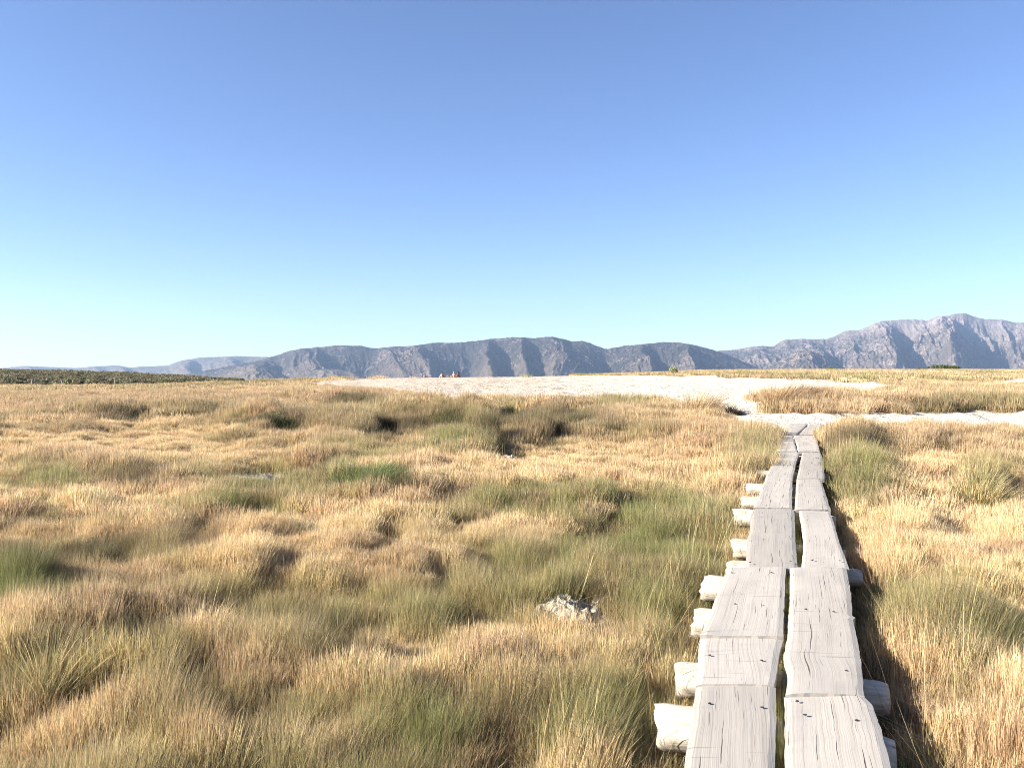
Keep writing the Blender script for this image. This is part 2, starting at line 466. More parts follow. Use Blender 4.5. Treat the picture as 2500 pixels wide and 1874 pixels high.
def mountain(name, pts, Dc, L, u0, u1, step, rows, relief, skew, seed, amp, base=-90.0, jag=2.2, micro=1.0, rill=0.22):
    uu = np.arange(u0, u1, step)
    crest_v = smooth_interp(uu, pts, jag, seed)
    zc = np.array([at_depth(a, b, Dc).z for a, b in zip(uu, crest_v)])
    s = np.concatenate([np.linspace(0, 1, rows), np.linspace(1.02, 1.6, 16)])
    S, U = np.meshgrid(s, uu, indexing='ij')
    H = np.maximum(zc[None, :] - base, 1.0)
    warp = (fbm(U / 110, S * 2.2, seed + 5, 3) - 0.5) * 70
    ue = U - skew * (1 - np.clip(S, 0, 1)) + warp * (1 - np.clip(S, 0, 1)) ** 0.5
    rx = np.array([p[0] for p in relief], float); ry = np.array([p[1] for p in relief], float)
    g = 0
    for d in (-6, -2, 2, 6): g = g + np.interp(ue + d, rx, ry)
    g = g / 4
    r1 = ridged(ue / 62, S * 1.5, seed + 11, 4, 0.55)
    r2 = ridged(ue / 20, S * 3.5, seed + 23, 3, 0.6)
    r3 = fbm(U / 5, S * 26, seed + 31, 3, 0.6)
    front = np.clip(S, 0, 1)
    w = np.sin(np.pi * np.clip(front, 0, 1) ** 0.85) ** 0.8
    prof = front ** 0.92
    h = prof + w * (amp * (g - 0.66) + rill * (r1 - 0.5) + micro * 0.08 * (r2 - 0.45) + micro * 0.05 * (r3 - 0.5))
    h = np.maximum(h, 0.04 * front)
    h = np.where(S > 1, 1 - (S - 1) * 1.3, h)
    Y = Dc - (1 - np.clip(S, 0, 1.0)) * L + np.where(S > 1, (S - 1) * L, 0)
    # never rise above the sight line of the crest: keeps each skyline where it is
    zlim = CAMZ + (zc[None, :] - CAMZ) * Y / Dc - 1.0
    Z = base + H * h
    Z = np.where(S < 0.999, np.minimum(Z, zlim - (1 - front) * 6), Z)
    X = (U - 1250) / FPX * Y
    n, m_ = U.shape
    i = np.arange(n - 1)[:, None] * m_ + np.arange(m_ - 1)[None, :]
    F = np.stack([i, i + 1, i + m_ + 1, i + m_], -1).reshape(-1, 4)
    me = np_mesh(name, np.stack([X, Y, Z], -1).reshape(-1, 3), F)
    add_attr(me, "ridge", 'FLOAT', 'POINT', np.clip(0.5 * g + 0.5 * r1, 0, 1))
    add_attr(me, "alt", 'FLOAT', 'POINT', np.clip(front * H / 600.0, 0, 1))
    add_attr(me, "talus", 'FLOAT', 'POINT', 1 - front)
    return me

def mountain_material(name, rock, tree, grassy, cover, seed):
    m, nt, out = material(name)
    P = pos(nt)
    big = noise(nt, P, 0.0035, 5, 0.6)
    mid = noise(nt, P, 0.018, 4, 0.65)
    fine = noise(nt, P, 0.055, 3, 0.7)
    vor = N(nt, "ShaderNodeTexVoronoi"); vor.inputs["Scale"].default_value = 0.045
    nt.links.new(P, vor.inputs["Vector"])
    dots = mathn(nt, 'SUBTRACT', 0.62, vor.outputs["Distance"])
    t = mathn(nt, 'ADD', mathn(nt, 'MULTIPLY', big, 0.8), mathn(nt, 'MULTIPLY', mid, 0.7))
    t = mathn(nt, 'ADD', t, mathn(nt, 'MULTIPLY', fine, 1.1))
    t = mathn(nt, 'ADD', t, mathn(nt, 'MULTIPLY', dots, 0.35))
    t = mathn(nt, 'SUBTRACT', t, mathn(nt, 'MULTIPLY', attr(nt, "ridge"), 0.25))
    veg = ramp(nt, mathn(nt, "MULTIPLY", t, 0.4), [((cover - 0.12) * 0.4, 0.0), ((cover + 0.06) * 0.4, 1.0)])
    rk = ramp(nt, mid, [(0.3, tuple(0.75 * c for c in rock)), (0.55, rock), (0.75, tuple(min(0.62, 1.35 * c) for c in rock))])
    hi = ramp(nt, attr(nt, 'alt'), [(0.55, 0.0), (1.0, 1.0)])
    rk = mixc(nt, mathn(nt, 'MULTIPLY', hi, 0.6), rk, (0.33, 0.285, 0.265))
    veg = mathn(nt, 'MULTIPLY', veg, mathn(nt, 'SUBTRACT', 1.0, mathn(nt, 'MULTIPLY', hi, 0.5)))
    c = mixc(nt, veg, rk, tree)
    tal = mathn(nt, 'MULTIPLY', ramp(nt, attr(nt, "talus"), [(0.45, 0.0), (0.8, 0.8)]), ramp(nt, big, [(0.42, 0.0), (0.55, 1.0)]))
    c = mixc(nt, tal, c, grassy)
    b = bump(nt, mid, 0.6, 30.0)
    b = bump(nt, fine, 0.7, 12.0, b)
    principled(nt, out, c, 0.95, 0.05, b)
    return m

REL_A = [(-700, .5), (-400, 1), (-250, 0), (0, .6), (60, 1), (110, 0), (230, 1), (255, .2), (290, 1), (318, 0), (430, .8), (452, 1), (480, 0), (560, 1), (590, 0), (640, .8), (900, 0)]
REL_B = [(380, .3), (560, .9), (622, 1), (668, 0), (690, .55), (748, 1), (800, .35), (896, 0), (945, .95), (955, .75), (1010, 1), (1050, .45), (1138, 0), (1180, 1), (1216, 0), (1275, 1), (1290, .1), (1348, 1), (1400, .55), (1470, 0),
         (1568, 1), (1594, .1), (1665, 1), (1720, .5), (1850, .1), (2000, 0)]
REL_C = [(1560, 0), (1751, .1), (1855, .75), (1884, .3), (1960, 1), (2020, .1), (2080, .65), (2134, 1), (2190, 0), (2225, .4), (2290, 1), (2330, .55), (2415, 0), (2500, .85), (2600, 1), (2680, 0), (2900, 1), (3300, 0)]
REL_D = [(1840, .3), (1975, 1), (2110, .1)]
REL_E = [(470, .2), (622, 1), (720, 0)]
REL_F = [(690, .2), (800, 1), (830, .5), (850, .9), (920, .1)]
mat_pale = mountain_material("dry_hillside", (0.16, 0.128, 0.105), (0.06, 0.06, 0.045), (0.14, 0.112, 0.086), 1.24, 1)
mat_wood = mountain_material("wooded_mountainside", (0.175, 0.140, 0.120), (0.028, 0.027, 0.026), (0.105, 0.085, 0.066), 1.10, 2)
mat_rock = mountain_material("rocky_mountainside", (0.26, 0.205, 0.18), (0.035, 0.035, 0.03), (0.10, 0.082, 0.068), 1.17, 3)
for nm, args, mt in (
    ("far_hills", dict(pts=SKY_A, Dc=10500, L=2600, u0=-700, u1=900, step=2.4, rows=90, relief=REL_A, skew=30, seed=100, amp=0.6, jag=1.6), mat_pale),
    ("wooded_mountain", dict(pts=SKY_B, Dc=7200, L=1500, u0=380, u1=2000, step=1.5, rows=170, relief=REL_B, skew=26, seed=200, amp=0.68, jag=2.6), mat_wood),
    ("rocky_mountain", dict(pts=SKY_C, Dc=9800, L=3000, u0=1560, u1=3300, step=1.7, rows=200, relief=REL_C, skew=45, seed=300, amp=0.44, rill=0.28, jag=3.0), mat_rock),
    ("foothill", dict(pts=SKY_D, Dc=6700, L=900, u0=1842, u1=2108, step=1.5, rows=90, relief=REL_D, skew=30, seed=400, amp=0.5, jag=2.4), mat_rock),
    ("talus_spur", dict(pts=SKY_E, Dc=5600, L=600, u0=472, u1=718, step=1.5, rows=80, relief=REL_E, skew=20, seed=500, amp=0.5, jag=2.0), mat_pale),
    ("talus_spur", dict(pts=SKY_F, Dc=5600, L=600, u0=692, u1=918, step=1.5, rows=80, relief=REL_F, skew=20, seed=600, amp=0.5, jag=2.0), mat_pale),
):
    o = link(nm, mountain(nm, **args), mt)
    tag(o, kind="structure")

# ----------------------------------------------------------------- haze
def haze_box():
    me = bpy.data.meshes.new("haze")
    x, y0, y1, z0, z1 = 12800, -12800, 13000, -95, 720
    v = [(-x, y0, z0), (x, y0, z0), (x, y1, z0), (-x, y1, z0), (-x, y0, z1), (x, y0, z1), (x, y1, z1), (-x, y1, z1)]
    f = [(3, 2, 1, 0), (4, 5, 6, 7), (0, 1, 5, 4), (1, 2, 6, 5), (2, 3, 7, 6), (3, 0, 4, 7)]
    me.from_pydata(v, [], f); me.update()
    m, nt, out = material("pale_air")
    pv = N(nt, "ShaderNodeVolumePrincipled")
    pv.inputs["Color"].default_value = (0.48, 0.68, 1.0, 1)
    pv.inputs["Density"].default_value = 4.0e-5
    pv.inputs["Anisotropy"].default_value = 0.2
    nt.links.new(pv.outputs[0], out.inputs["Volume"])
    o = link("haze", me, m)
    return tag(o, kind="stuff")
haze_box()

# ----------------------------------------------------------------- boardwalk
def wood_material():
    m, nt, out = material("weathered_plank_wood")
    st = attr(nt, "st", "Vector")
    sep = N(nt, "ShaderNodeSeparateXYZ"); nt.links.new(st, sep.inputs[0])
    a, l, k = sep.outputs[0], sep.outputs[1], sep.outputs[2]       # across, along, plank number
    comb = N(nt, "ShaderNodeCombineXYZ")
    nt.links.new(mathn(nt, 'MULTIPLY', a, 1.0), comb.inputs[0]); nt.links.new(mathn(nt, 'MULTIPLY', l, 0.10), comb.inputs[1]); nt.links.new(mathn(nt, 'MULTIPLY', k, 3.7), comb.inputs[2])
    warp = noise(nt, comb.outputs[0], 3.6, 3, 0.5)
    comb2 = N(nt, "ShaderNodeCombineXYZ")
    nt.links.new(mathn(nt, 'ADD', mathn(nt, 'MULTIPLY', a, 200.0), mathn(nt, 'MULTIPLY', warp, 14.0)), comb2.inputs[0])
    nt.links.new(mathn(nt, 'MULTIPLY', l, 0.8), comb2.inputs[1]); nt.links.new(mathn(nt, 'MULTIPLY', k, 9.1), comb2.inputs[2])
    grain = noise(nt, comb2.outputs[0], 1.0, 4, 0.6)
    # long splits in the grain
    comb3 = N(nt, "ShaderNodeCombineXYZ")
    nt.links.new(mathn(nt, 'ADD', mathn(nt, 'MULTIPLY', a, 120.0), mathn(nt, 'MULTIPLY', warp, 7.0)), comb3.inputs[0])
    nt.links.new(mathn(nt, 'MULTIPLY', l, 1.6), comb3.inputs[1]); nt.links.new(mathn(nt, 'MULTIPLY', k, 5.3), comb3.inputs[2])
    split = noise(nt, comb3.outputs[0], 1.0, 2, 0.5)
    crack = ramp(nt, split, [(0.30, 1.0), (0.32, 0.0)])
    # saw marks and painted stem shadows running across
    comb4 = N(nt, "ShaderNodeCombineXYZ")
    nt.links.new(mathn(nt, 'MULTIPLY', a, 1.6), comb4.inputs[0])
    nt.links.new(mathn(nt, 'ADD', mathn(nt, 'MULTIPLY', l, 34.0), mathn(nt, 'MULTIPLY', a, 3.0)), comb4.inputs[1]); nt.links.new(mathn(nt, 'MULTIPLY', k, 7.7), comb4.inputs[2])
    saw = noise(nt, comb4.outputs[0], 1.0, 1, 0.4)
    saw_shadow_line = ramp(nt, saw, [(0.25, 1.0), (0.285, 0.0)])
    blot = noise(nt, st, 7.0, 4, 0.6)
    c = ramp(nt, grain, [(0.28, (0.30, 0.265, 0.225)), (0.42, (0.45, 0.412, 0.355)), (0.7, (0.53, 0.49, 0.435))])
    wh = N(nt, "ShaderNodeTexWhiteNoise"); wh.noise_dimensions = '1D'; nt.links.new(k, wh.inputs["W"])
    tone = N(nt, "ShaderNodeMapRange"); nt.links.new(wh.outputs["Value"], tone.inputs[0]); tone.inputs[3].default_value = 0.72; tone.inputs[4].default_value = 0.97
    tc3 = N(nt, "ShaderNodeCombineColor")
    for q in range(3): nt.links.new(tone.outputs[0], tc3.inputs[q])
    c = mixc(nt, 1.0, c, tc3.outputs[0], 'MULTIPLY')
    c = mixc(nt, ramp(nt, blot, [(0.45, 0.0), (0.75, 0.35)]), c, (0.36, 0.325, 0.29))
    c = mixc(nt, mathn(nt, 'MULTIPLY', crack, 0.85), c, (0.05, 0.042, 0.04))
    c = mixc(nt, mathn(nt, 'MULTIPLY', saw_shadow_line, 0.5), c, (0.16, 0.15, 0.16))
    b = bump(nt, grain, 0.35, 0.003)
    b = bump(nt, mathn(nt, 'SUBTRACT', 1.0, crack), 0.8, 0.006, b)
    b = bump(nt, mathn(nt, 'SUBTRACT', 1.0, saw_shadow_line), 0.4, 0.002, b)
    principled(nt, out, c, 0.85, 0.15, b)
    return m

def log_material():
    m, nt, out = material("bleached_log_wood")
    tc = N(nt, "ShaderNodeTexCoord")
    P = vmul(nt, tc.outputs["Object"], (1.2, 16.0, 16.0))
    g = noise(nt, P, 2.2, 5, 0.6)
    c = ramp(nt, g, [(0.28, (0.08, 0.065, 0.05)), (0.43, (0.40, 0.355, 0.28)), (0.66, (0.58, 0.53, 0.44))])
    b = bump(nt, g, 0.6, 0.01)
    principled(nt, out, c, 0.9, 0.1, b)
    return m

def nail_material():
    m, nt, out = material("dark_iron_nail")
    p = principled(nt, out, ramp(nt, noise(nt, pos(nt), 90, 3), [(0.35, (0.03, 0.028, 0.03)), (0.7, (0.10, 0.07, 0.055))]), 0.6, 0.4)
    p.inputs["Metallic"].default_value = 0.5
    return m

WOOD, LOG, NAIL = wood_material(), log_material(), nail_material()
boardwalk = empty("boardwalk", (_wc[0].x, _wc[0].y, 0.0), "narrow walkway of two rows of bleached grey planks nailed across log sleepers", "boardwalk")
BASE = Vector(boardwalk.location)

PLANK_NO = [0]
def plank(rows, z=WALK_Z, thick=0.055, zfar=0.0, znear=0.0, extra_near=0.0, label=None, splinter=False):
    """rows: (v, u_left, u_right) from near to far, read at the plank's top"""
    PLANK_NO[0] += 1
    k = PLANK_NO[0]
    Ls = [at(ul, v, z) for v, ul, ur in rows]; Rs = [at(ur, v, z) for v, ul, ur in rows]
    if extra_near:
        dl = (Ls[0] - Ls[1]).normalized(); dr = (Rs[0] - Rs[1]).normalized()
        Ls.insert(0, Ls[0] + dl * extra_near); Rs.insert(0, Rs[0] + dr * extra_near)
    dl = (Ls[-1] - Ls[-2]).normalized(); dr = (Rs[-1] - Rs[-2]).normalized()
    Ls[-1] = Ls[-1] + dl * 0.015; Rs[-1] = Rs[-1] + dr * 0.015     # the next plank laps a little over this end
    cs = [(a + b) / 2 for a, b in zip(Ls, Rs)]
    cum = [0.0]
    for i in range(1, len(cs)): cum.append(cum[-1] + (cs[i] - cs[i - 1]).length)
    n = max(8, int(cum[-1] / 0.025)); m_ = 14
    t = np.linspace(0, cum[-1], n)
    L = np.stack([np.interp(t, cum, [p[j] for p in Ls]) for j in range(3)], -1)
    R = np.stack([np.interp(t, cum, [p[j] for p in Rs]) for j in range(3)], -1)
    wob = lambda sd, f, a: (fbm(t * f + k * 3.1, t * 0 + sd, 900 + k, 3) - 0.5) * a
    ax = (R - L); wid = np.linalg.norm(ax, axis=1, keepdims=True); ax = ax / wid
    L = L + ax * (wob(1, 1.6, 0.016) + wob(5, 11, 0.008))[:, None]; R = R + ax * (wob(9, 1.6, 0.016) + wob(7, 11, 0.008))[:, None]
    f = np.linspace(0, 1, m_)
    G = L[:, None, :] * (1 - f)[None, :, None] + R[:, None, :] * f[None, :, None]
    AC = np.linalg.norm(G - L[:, None, :], axis=2); AL = np.repeat(t[:, None], m_, 1)
    tt = (t / t[-1])[:, None]
    sag = znear * (1 - tt) ** 2 + zfar * tt ** 2
    cup = (np.abs(f - 0.5) * 2) ** 2 * random.uniform(-0.004, 0.008)
    G[:, :, 2] += sag + cup[None, :] + (fbm(AC * 3 + k, AL * 1.3, 700 + k, 3) - 0.5) * 0.016 - ((np.abs(f - 0.5) * 2) ** 12)[None, :] * 0.007
    fwd = (np.array(cs[-1]) - np.array(cs[0])); fwd /= np.linalg.norm(fwd)
    endj = (fbm(AC[0] * 26, AC[0] * 0, 500 + k, 3) - 0.5) * 0.007
    G[0] += fwd[None, :] * endj[:, None]; G[-1] += fwd[None, :] * ((fbm(AC[-1] * 26, AC[-1] * 0 + 3, 520 + k, 3) - 0.5) * 0.007)[:, None]
    B = G.copy(); B[:, :, 2] -= thick
    V = np.concatenate([G.reshape(-1, 3), B.reshape(-1, 3)])
    st = np.stack([AC, AL, np.full_like(AC, k)], -1).reshape(-1, 3)
    stb = st.copy(); stb[:, 0] += 0.05
    i = np.arange(n - 1)[:, None] * m_ + np.arange(m_ - 1)[None, :]
    top = np.stack([i, i + 1, i + m_ + 1, i + m_], -1).reshape(-1, 4)
    off = n * m_
    bot = top[:, ::-1] + off
    def wall(idx, flip):
        a = idx[:-1]; b = idx[1:]
        q = np.stack([a, b, b + off, a + off], -1)
        return q[:, ::-1] if flip else q
    e0 = np.arange(m_); e1 = (n - 1) * m_ + np.arange(m_); el = np.arange(n) * m_; er = el + m_ - 1
    F = np.concatenate([top, bot, wall(e0, True), wall(e1, False), wall(el, False), wall(er, True)])
    V = V - np.array(BASE)[None, :]
    me = np_mesh("plank", V, F, smooth=False)
    add_attr(me, "st", 'FLOAT_VECTOR', 'POINT', np.concatenate([st, stb]))
    o = link("plank", me, WOOD, boardwalk)
    if label: o["label"] = label
    return o

planks = []
# left row
planks.append(plank([(1872, 1668, 1892), (1745, 1688, 1894), (1676, 1700, 1892)], extra_near=1.6))
planks.append(plank([(1675, 1700, 1891), (1620, 1705, 1900), (1575, 1708, 1907), (1557, 1710, 1911)], znear=0.012))
planks.append(plank([(1556, 1711, 1911), (1508, 1733, 1912), (1470, 1744, 1913), (1384.5, 1777, 1918)], znear=0.012))
planks.append(plank([(1384, 1819, 1948), (1345, 1822, 1944), (1311, 1826, 1942), (1242, 1836, 1940)], znear=-0.01))
planks.append(plank([(1240.5, 1839, 1934), (1200, 1856, 1934), (1169, 1868, 1934), (1130, 1885, 1943), (1104, 1896, 1951)], znear=0.01))
planks.append(plank([(1102.5, 1898, 1946), (1082, 1900, 1940), (1063, 1902, 1935)], znear=0.01))
planks.append(plank([(1061, 1904, 1942), (1046, 1915, 1958), (1032, 1926, 1972)], zfar=-0.01, label="short plank lying askew at the sandy end"))
# right row
planks.append(plank([(1872, 1915, 2174), (1800, 1916, 2156), (1755, 1916, 2144), (1720, 1917, 2131), (1700, 1917, 2112)], extra_near=1.5))
planks.append(plank([(1699, 1917, 2114), (1640, 1921, 2104), (1600, 1915, 2098), (1558, 1922, 2091), (1508, 1924, 2085), (1503, 1924, 2092), (1498, 1924, 2084), (1384.5, 1929, 2068)], znear=0.014, label="plank with a split and chipped outer edge"))
planks.append(plank([(1384, 1956, 2073), (1345, 1959, 2058), (1311, 1961, 2045), (1247, 1951, 2027)], znear=-0.008))
planks.append(plank([(1245, 1941, 2028), (1200, 1943, 2014), (1169, 1945, 2004)], znear=0.008))
planks.append(plank([(1168, 1945, 2013), (1127, 1954, 2010), (1104, 1959, 2004)], znear=0.006))
planks.append(plank([(1102.5, 1949, 2002), (1082, 1943, 1997), (1063, 1938, 1992)], znear=0.01))
planks.append(plank([(1061, 1950, 1992), (1046, 1964, 2003), (1033, 1977, 2010)], zfar=-0.03))

# nails: small heads standing a little proud of the plank they hold
def nail_mesh():
    v = []; f = []
    n = 10
    for ring, (r, z) in enumerate(((0.0065, 0.0), (0.007, 0.0015), (0.004, 0.003))):
        for i in range(n):
            a = 2 * math.pi * i / n; v.append((r * math.cos(a) * 1.25, r * math.sin(a), z + (0.001 if i < 3 else 0)))
    for k in range(2):
        for i in range(n): f.append((k * n + i, k * n + (i + 1) % n, (k + 1) * n + (i + 1) % n, (k + 1) * n + i))
    f.append(tuple(2 * n + i for i in range(n)))
    me = bpy.data.meshes.new("nail"); me.from_pydata(v, [], f); me.update(); me.materials.append(NAIL)
    return me
NM = nail_mesh()
def z2(x, y): return (1500 + x / 3.16, 1350 + y / 3.16)
for pi, pts in ((2, [z2(930, 390), z2(1150, 405), z2(905, 150), z2(1212, 148)]), (1, [z2(735, 785), z2(1135, 825)]), (0, [z2(735, 1157), z2(1140, 1187)]),
                (8, [z2(1475, 430), z2(1690, 450), z2(1465, 868), z2(1790, 905), z2(1525, 55)]), (7, [z2(1410, 1140), z2(1470, 1245), z2(1868, 1287)]),
                (3, [(1831, 1372), (1930, 1370)]), (9, [(1985, 1366), (2050, 1368)])):
    for (u, v) in pts:
        p = at(u, v, WALK_Z + 0.006) - BASE
        o = link("nail", NM, None, planks[pi], p)
        o.rotation_euler = (0, 0, random.uniform(-0.6, 0.6))
        o.matrix_parent_inverse = Matrix.Identity(4)

def log_mesh(length, r0, r1, seed):
    n, m_ = 26, 20
    s = np.linspace(0, 1, n)
    a = np.linspace(0, 2 * np.pi, m_, endpoint=False)
    S, A = np.meshgrid(s, a, indexing='ij')
    r = (r0 * (1 - S) + r1 * S) * (1 + (fbm(A * 1.2 + seed, S * 3, seed, 3) - 0.5) * 0.30 + (fbm(np.cos(A) * 3 + seed, np.sin(A) * 3 + S * 1.2, seed + 3, 3) - 0.5) * 0.12)
    r = r * np.interp(S, [0, 0.025, 0.975, 1], [0.90, 1, 1, 0.90])
    X = (S - 0) * length + (S < 0.03) * (np.cos(A + seed) * 0.16 * r + (fbm(np.cos(A) * 4, np.sin(A) * 4, seed + 9, 2) - .5) * 0.04)
    V = np.stack([X, r * np.cos(A), r * np.sin(A)], -1).reshape(-1, 3)
    i = np.arange(n - 1)[:, None] * m_ + np.arange(m_)[None, :]
    j = np.arange(n - 1)[:, None] * m_ + (np.arange(m_)[None, :] + 1) % m_
    F = np.stack([i, i + m_, j + m_, j], -1).reshape(-1, 4)
    c0 = len(V); V = np.concatenate([V, [[0.0, 0, 0]], [[length, 0, 0]]])
    k = np.arange(m_)
    T = np.concatenate([np.stack([np.full(m_, c0), k, (k + 1) % m_], -1), np.stack([np.full(m_, c0 + 1), (n - 1) * m_ + (k + 1) % m_, (n - 1) * m_ + k], -1)])
    me = np_mesh("log_sleeper", V, F[:, ::-1], T[:, ::-1])
    return me

LOGS = [(1607, 1719, .115), (1650, 1614, .105), (1694, 1480, .11), (1718, 1404, .11), (1778, 1366, .10), (1790, 1314, .10), (1794, 1241, .115), (1810, 1210, .10), (1823, 1180, .085), (1846, 1146, .09), (1874, 1108, .09), (1552, 1900, .11)]
LOG_ENDS = []
wd = np.array([0.344, 0.939])       # walking direction
for i, (u, v, r) in enumerate(LOGS):
    p = at(u, v, 0.243)
    o = link("log_sleeper", log_mesh(0.97 + 0.05 * math.sin(i * 2.3), r * 0.88, r * 0.88 * (0.88 + 0.1 * math.sin(i)), 40 + i), LOG, boardwalk)
    o.location = Vector((p.x, p.y, 0.243 - r * 0.88)) - BASE
    o.rotation_euler = (i * 1.7, math.radians(1.2 * math.sin(i * 3.1)), math.atan2(-0.344, 0.939) + math.radians(5 * math.sin(i * 1.9)))
    o.rotation_euler[0] = 0
    LOG_ENDS.append((p.x, p.y))

# ----------------------------------------------------------------- grass blades
def grass_material(name, inst, transl=0.37):
    m, nt, out = material(name)
    c = attr(nt, "col", "Color", 'INSTANCER' if inst else 'GEOMETRY')
    rnd = attr(nt, "rnd"); t = attr(nt, "t")
    br = N(nt, "ShaderNodeMapRange"); nt.links.new(rnd, br.inputs[0]); br.inputs[3].default_value = 0.62; br.inputs[4].default_value = 1.35
    bright = N(nt, "ShaderNodeCombineColor")
    for k in range(3): nt.links.new(br.outputs[0], bright.inputs[k])
    c = mixc(nt, 1.0, c, bright.outputs[0], 'MULTIPLY')
    # straw tips, greener stems
    tip = ramp(nt, t, [(0.60, 0.0), (0.95, 0.50)])
    dry = attr(nt, "col", "Alpha", 'INSTANCER' if inst else 'GEOMETRY')
    c = mixc(nt, mathn(nt, "MULTIPLY", tip, dry), c, (0.74, 0.565, 0.36))
    hs = N(nt, "ShaderNodeHueSaturation"); nt.links.new(c, hs.inputs["Color"])
    hr = N(nt, "ShaderNodeMapRange"); nt.links.new(mathn(nt, 'FRACT', mathn(nt, 'MULTIPLY', rnd, 7.13)), hr.inputs[0]); hr.inputs[3].default_value = 0.485; hr.inputs[4].default_value = 0.515
    nt.links.new(hr.outputs[0], hs.inputs["Hue"])
    p = N(nt, "ShaderNodeBsdfPrincipled"); p.inputs["Roughness"].default_value = 0.55; p.inputs["Specular IOR Level"].default_value = 0.25
    nt.links.new(hs.outputs[0], p.inputs["Base Color"])
    tr = N(nt, "ShaderNodeBsdfTranslucent"); nt.links.new(hs.outputs[0], tr.inputs["Color"])
    mx = N(nt, "ShaderNodeMixShader"); mx.inputs[0].default_value = transl
    nt.links.new(p.outputs[0], mx.inputs[1]); nt.links.new(tr.outputs[0], mx.inputs[2])
    nt.links.new(mx.outputs[0], out.inputs["Surface"])
    return m
GRASS_I = grass_material("grass_blades", True)
GRASS_G = grass_material("tussock_blades", False)

def blades(base, height, width, lean_az, lean, curve, wprof, gen):
    """strips of quads, one curved blade each; returns verts, quads, tris, per-vertex rnd and t"""
    n = len(base); segs = len(wprof)
    face = gen.uniform(0, np.pi * 2, n)
    side = np.stack([np.cos(face), np.sin(face), np.zeros(n)], -1)
    d = np.stack([np.cos(lean_az), np.sin(lean_az), np.zeros(n)], -1)
    rnd = gen.random(n)
    V = []; T = []
    for k in range(segs + 1):
        t = k / segs
        ang = lean + curve * t
        horiz = height * (np.sin(lean) * t + np.sin(np.clip(lean + curve, 0, 2.2)) * 0.5 * t * t * (curve > 0))
        vert = height * t * np.cos(np.clip(lean + 0.55 * curve * t, 0, 1.45))
        c = base + d * horiz[:, None]; c = c.copy(); c[:, 2] += vert
        if k < segs:
            w = (width * wprof[k] * 0.5)[:, None]
            V.append(c - side * w); V.append(c + side * w); T += [t, t]
        else:
            V.append(c); T.append(t)
    V = np.stack(V, 1)                          # n, 2*segs+1, 3
    m_ = 2 * segs + 1
    o = (np.arange(n) * m_)[:, None]
    Q = np.concatenate([np.stack([o[:, 0] + 2 * k, o[:, 0] + 2 * k + 1, o[:, 0] + 2 * k + 3, o[:, 0] + 2 * k + 2], -1) for k in range(segs - 1)])
    R = np.stack([o[:, 0] + 2 * segs - 2, o[:, 0] + 2 * segs - 1, o[:, 0] + 2 * segs], -1)
    return V.reshape(-1, 3), Q, R, np.repeat(rnd, m_), np.tile(np.array(T), n)

PROTO = {}
def clump_collection(kind, lod):
    """a few clump meshes of one kind, as a collection that stays out of the scene"""
    key = (kind, lod)
    if key in PROTO: return PROTO[key]
    coll = bpy.data.collections.new(f"clumps_{kind}_{lod}")
    n, rad, w = {0: (90, 0.085, 0.0020), 1: (90, 0.14, 0.0038), 2: (80, 0.28, 0.0090), 3: (80, 0.70, 0.024)}[lod]
    for k in range(4):
        g = np.random.default_rng(1000 + 37 * lod + k + (500 if kind == 'sedge' else 0))
        r = rad * np.sqrt(g.random(n)); a = g.uniform(0, 2 * np.pi, n)
        base = np.stack([r * np.cos(a), r * np.sin(a), np.full(n, -0.03)], -1)
        az = a + g.normal(0, 0.9, n)
        if kind == 'fine':
            h = np.clip(g.normal(0.225, 0.030, n), 0.10, 0.4)
            ln = np.abs(g.normal(0.05, 0.09, n)); cv = np.abs(g.normal(0.04, 0.14, n)); wp = [0.9, 0.85, 0.8, 1.5, 1.0] if lod < 2 else [1.0, 0.9, 1.1]
            bent = g.random(n) < 0.05; ln = np.where(bent, g.uniform(0.5, 1.2, n), ln); cv = np.where(bent, g.uniform(0.2, 0.8, n), cv)
            ww = np.full(n, w) * g.uniform(0.7, 1.25, n)
        else:
            h = np.clip(g.normal(0.23, 0.045, n), 0.10, 0.4)
            ln = np.abs(g.normal(0.07, 0.11, n)); cv = np.abs(g.normal(0.10, 0.20, n)); wp = [1.0, 1.0, 0.85, 0.65, 0.4] if lod < 2 else [1.0, 0.9, 0.6]
            bent = g.random(n) < 0.09; ln = np.where(bent, g.uniform(0.4, 1.2, n), ln); cv = np.where(bent, g.uniform(0.2, 1.0, n), cv)
            ww = np.full(n, w * 1.1) * g.uniform(0.7, 1.25, n)
        V, Q, T, rn, t = blades(base, h, ww, az, ln, cv, wp, g)
        me = np_mesh(f"clump_{kind}_{lod}_{k}", V, Q, T)
        add_attr(me, "rnd", 'FLOAT', 'POINT', rn); add_attr(me, "t", 'FLOAT', 'POINT', t)
        me.materials.append(GRASS_I)
        o = bpy.data.objects.new(f"clump_{kind}_{lod}_{k}", me)
        coll.objects.link(o)
    PROTO[key] = coll
    return coll

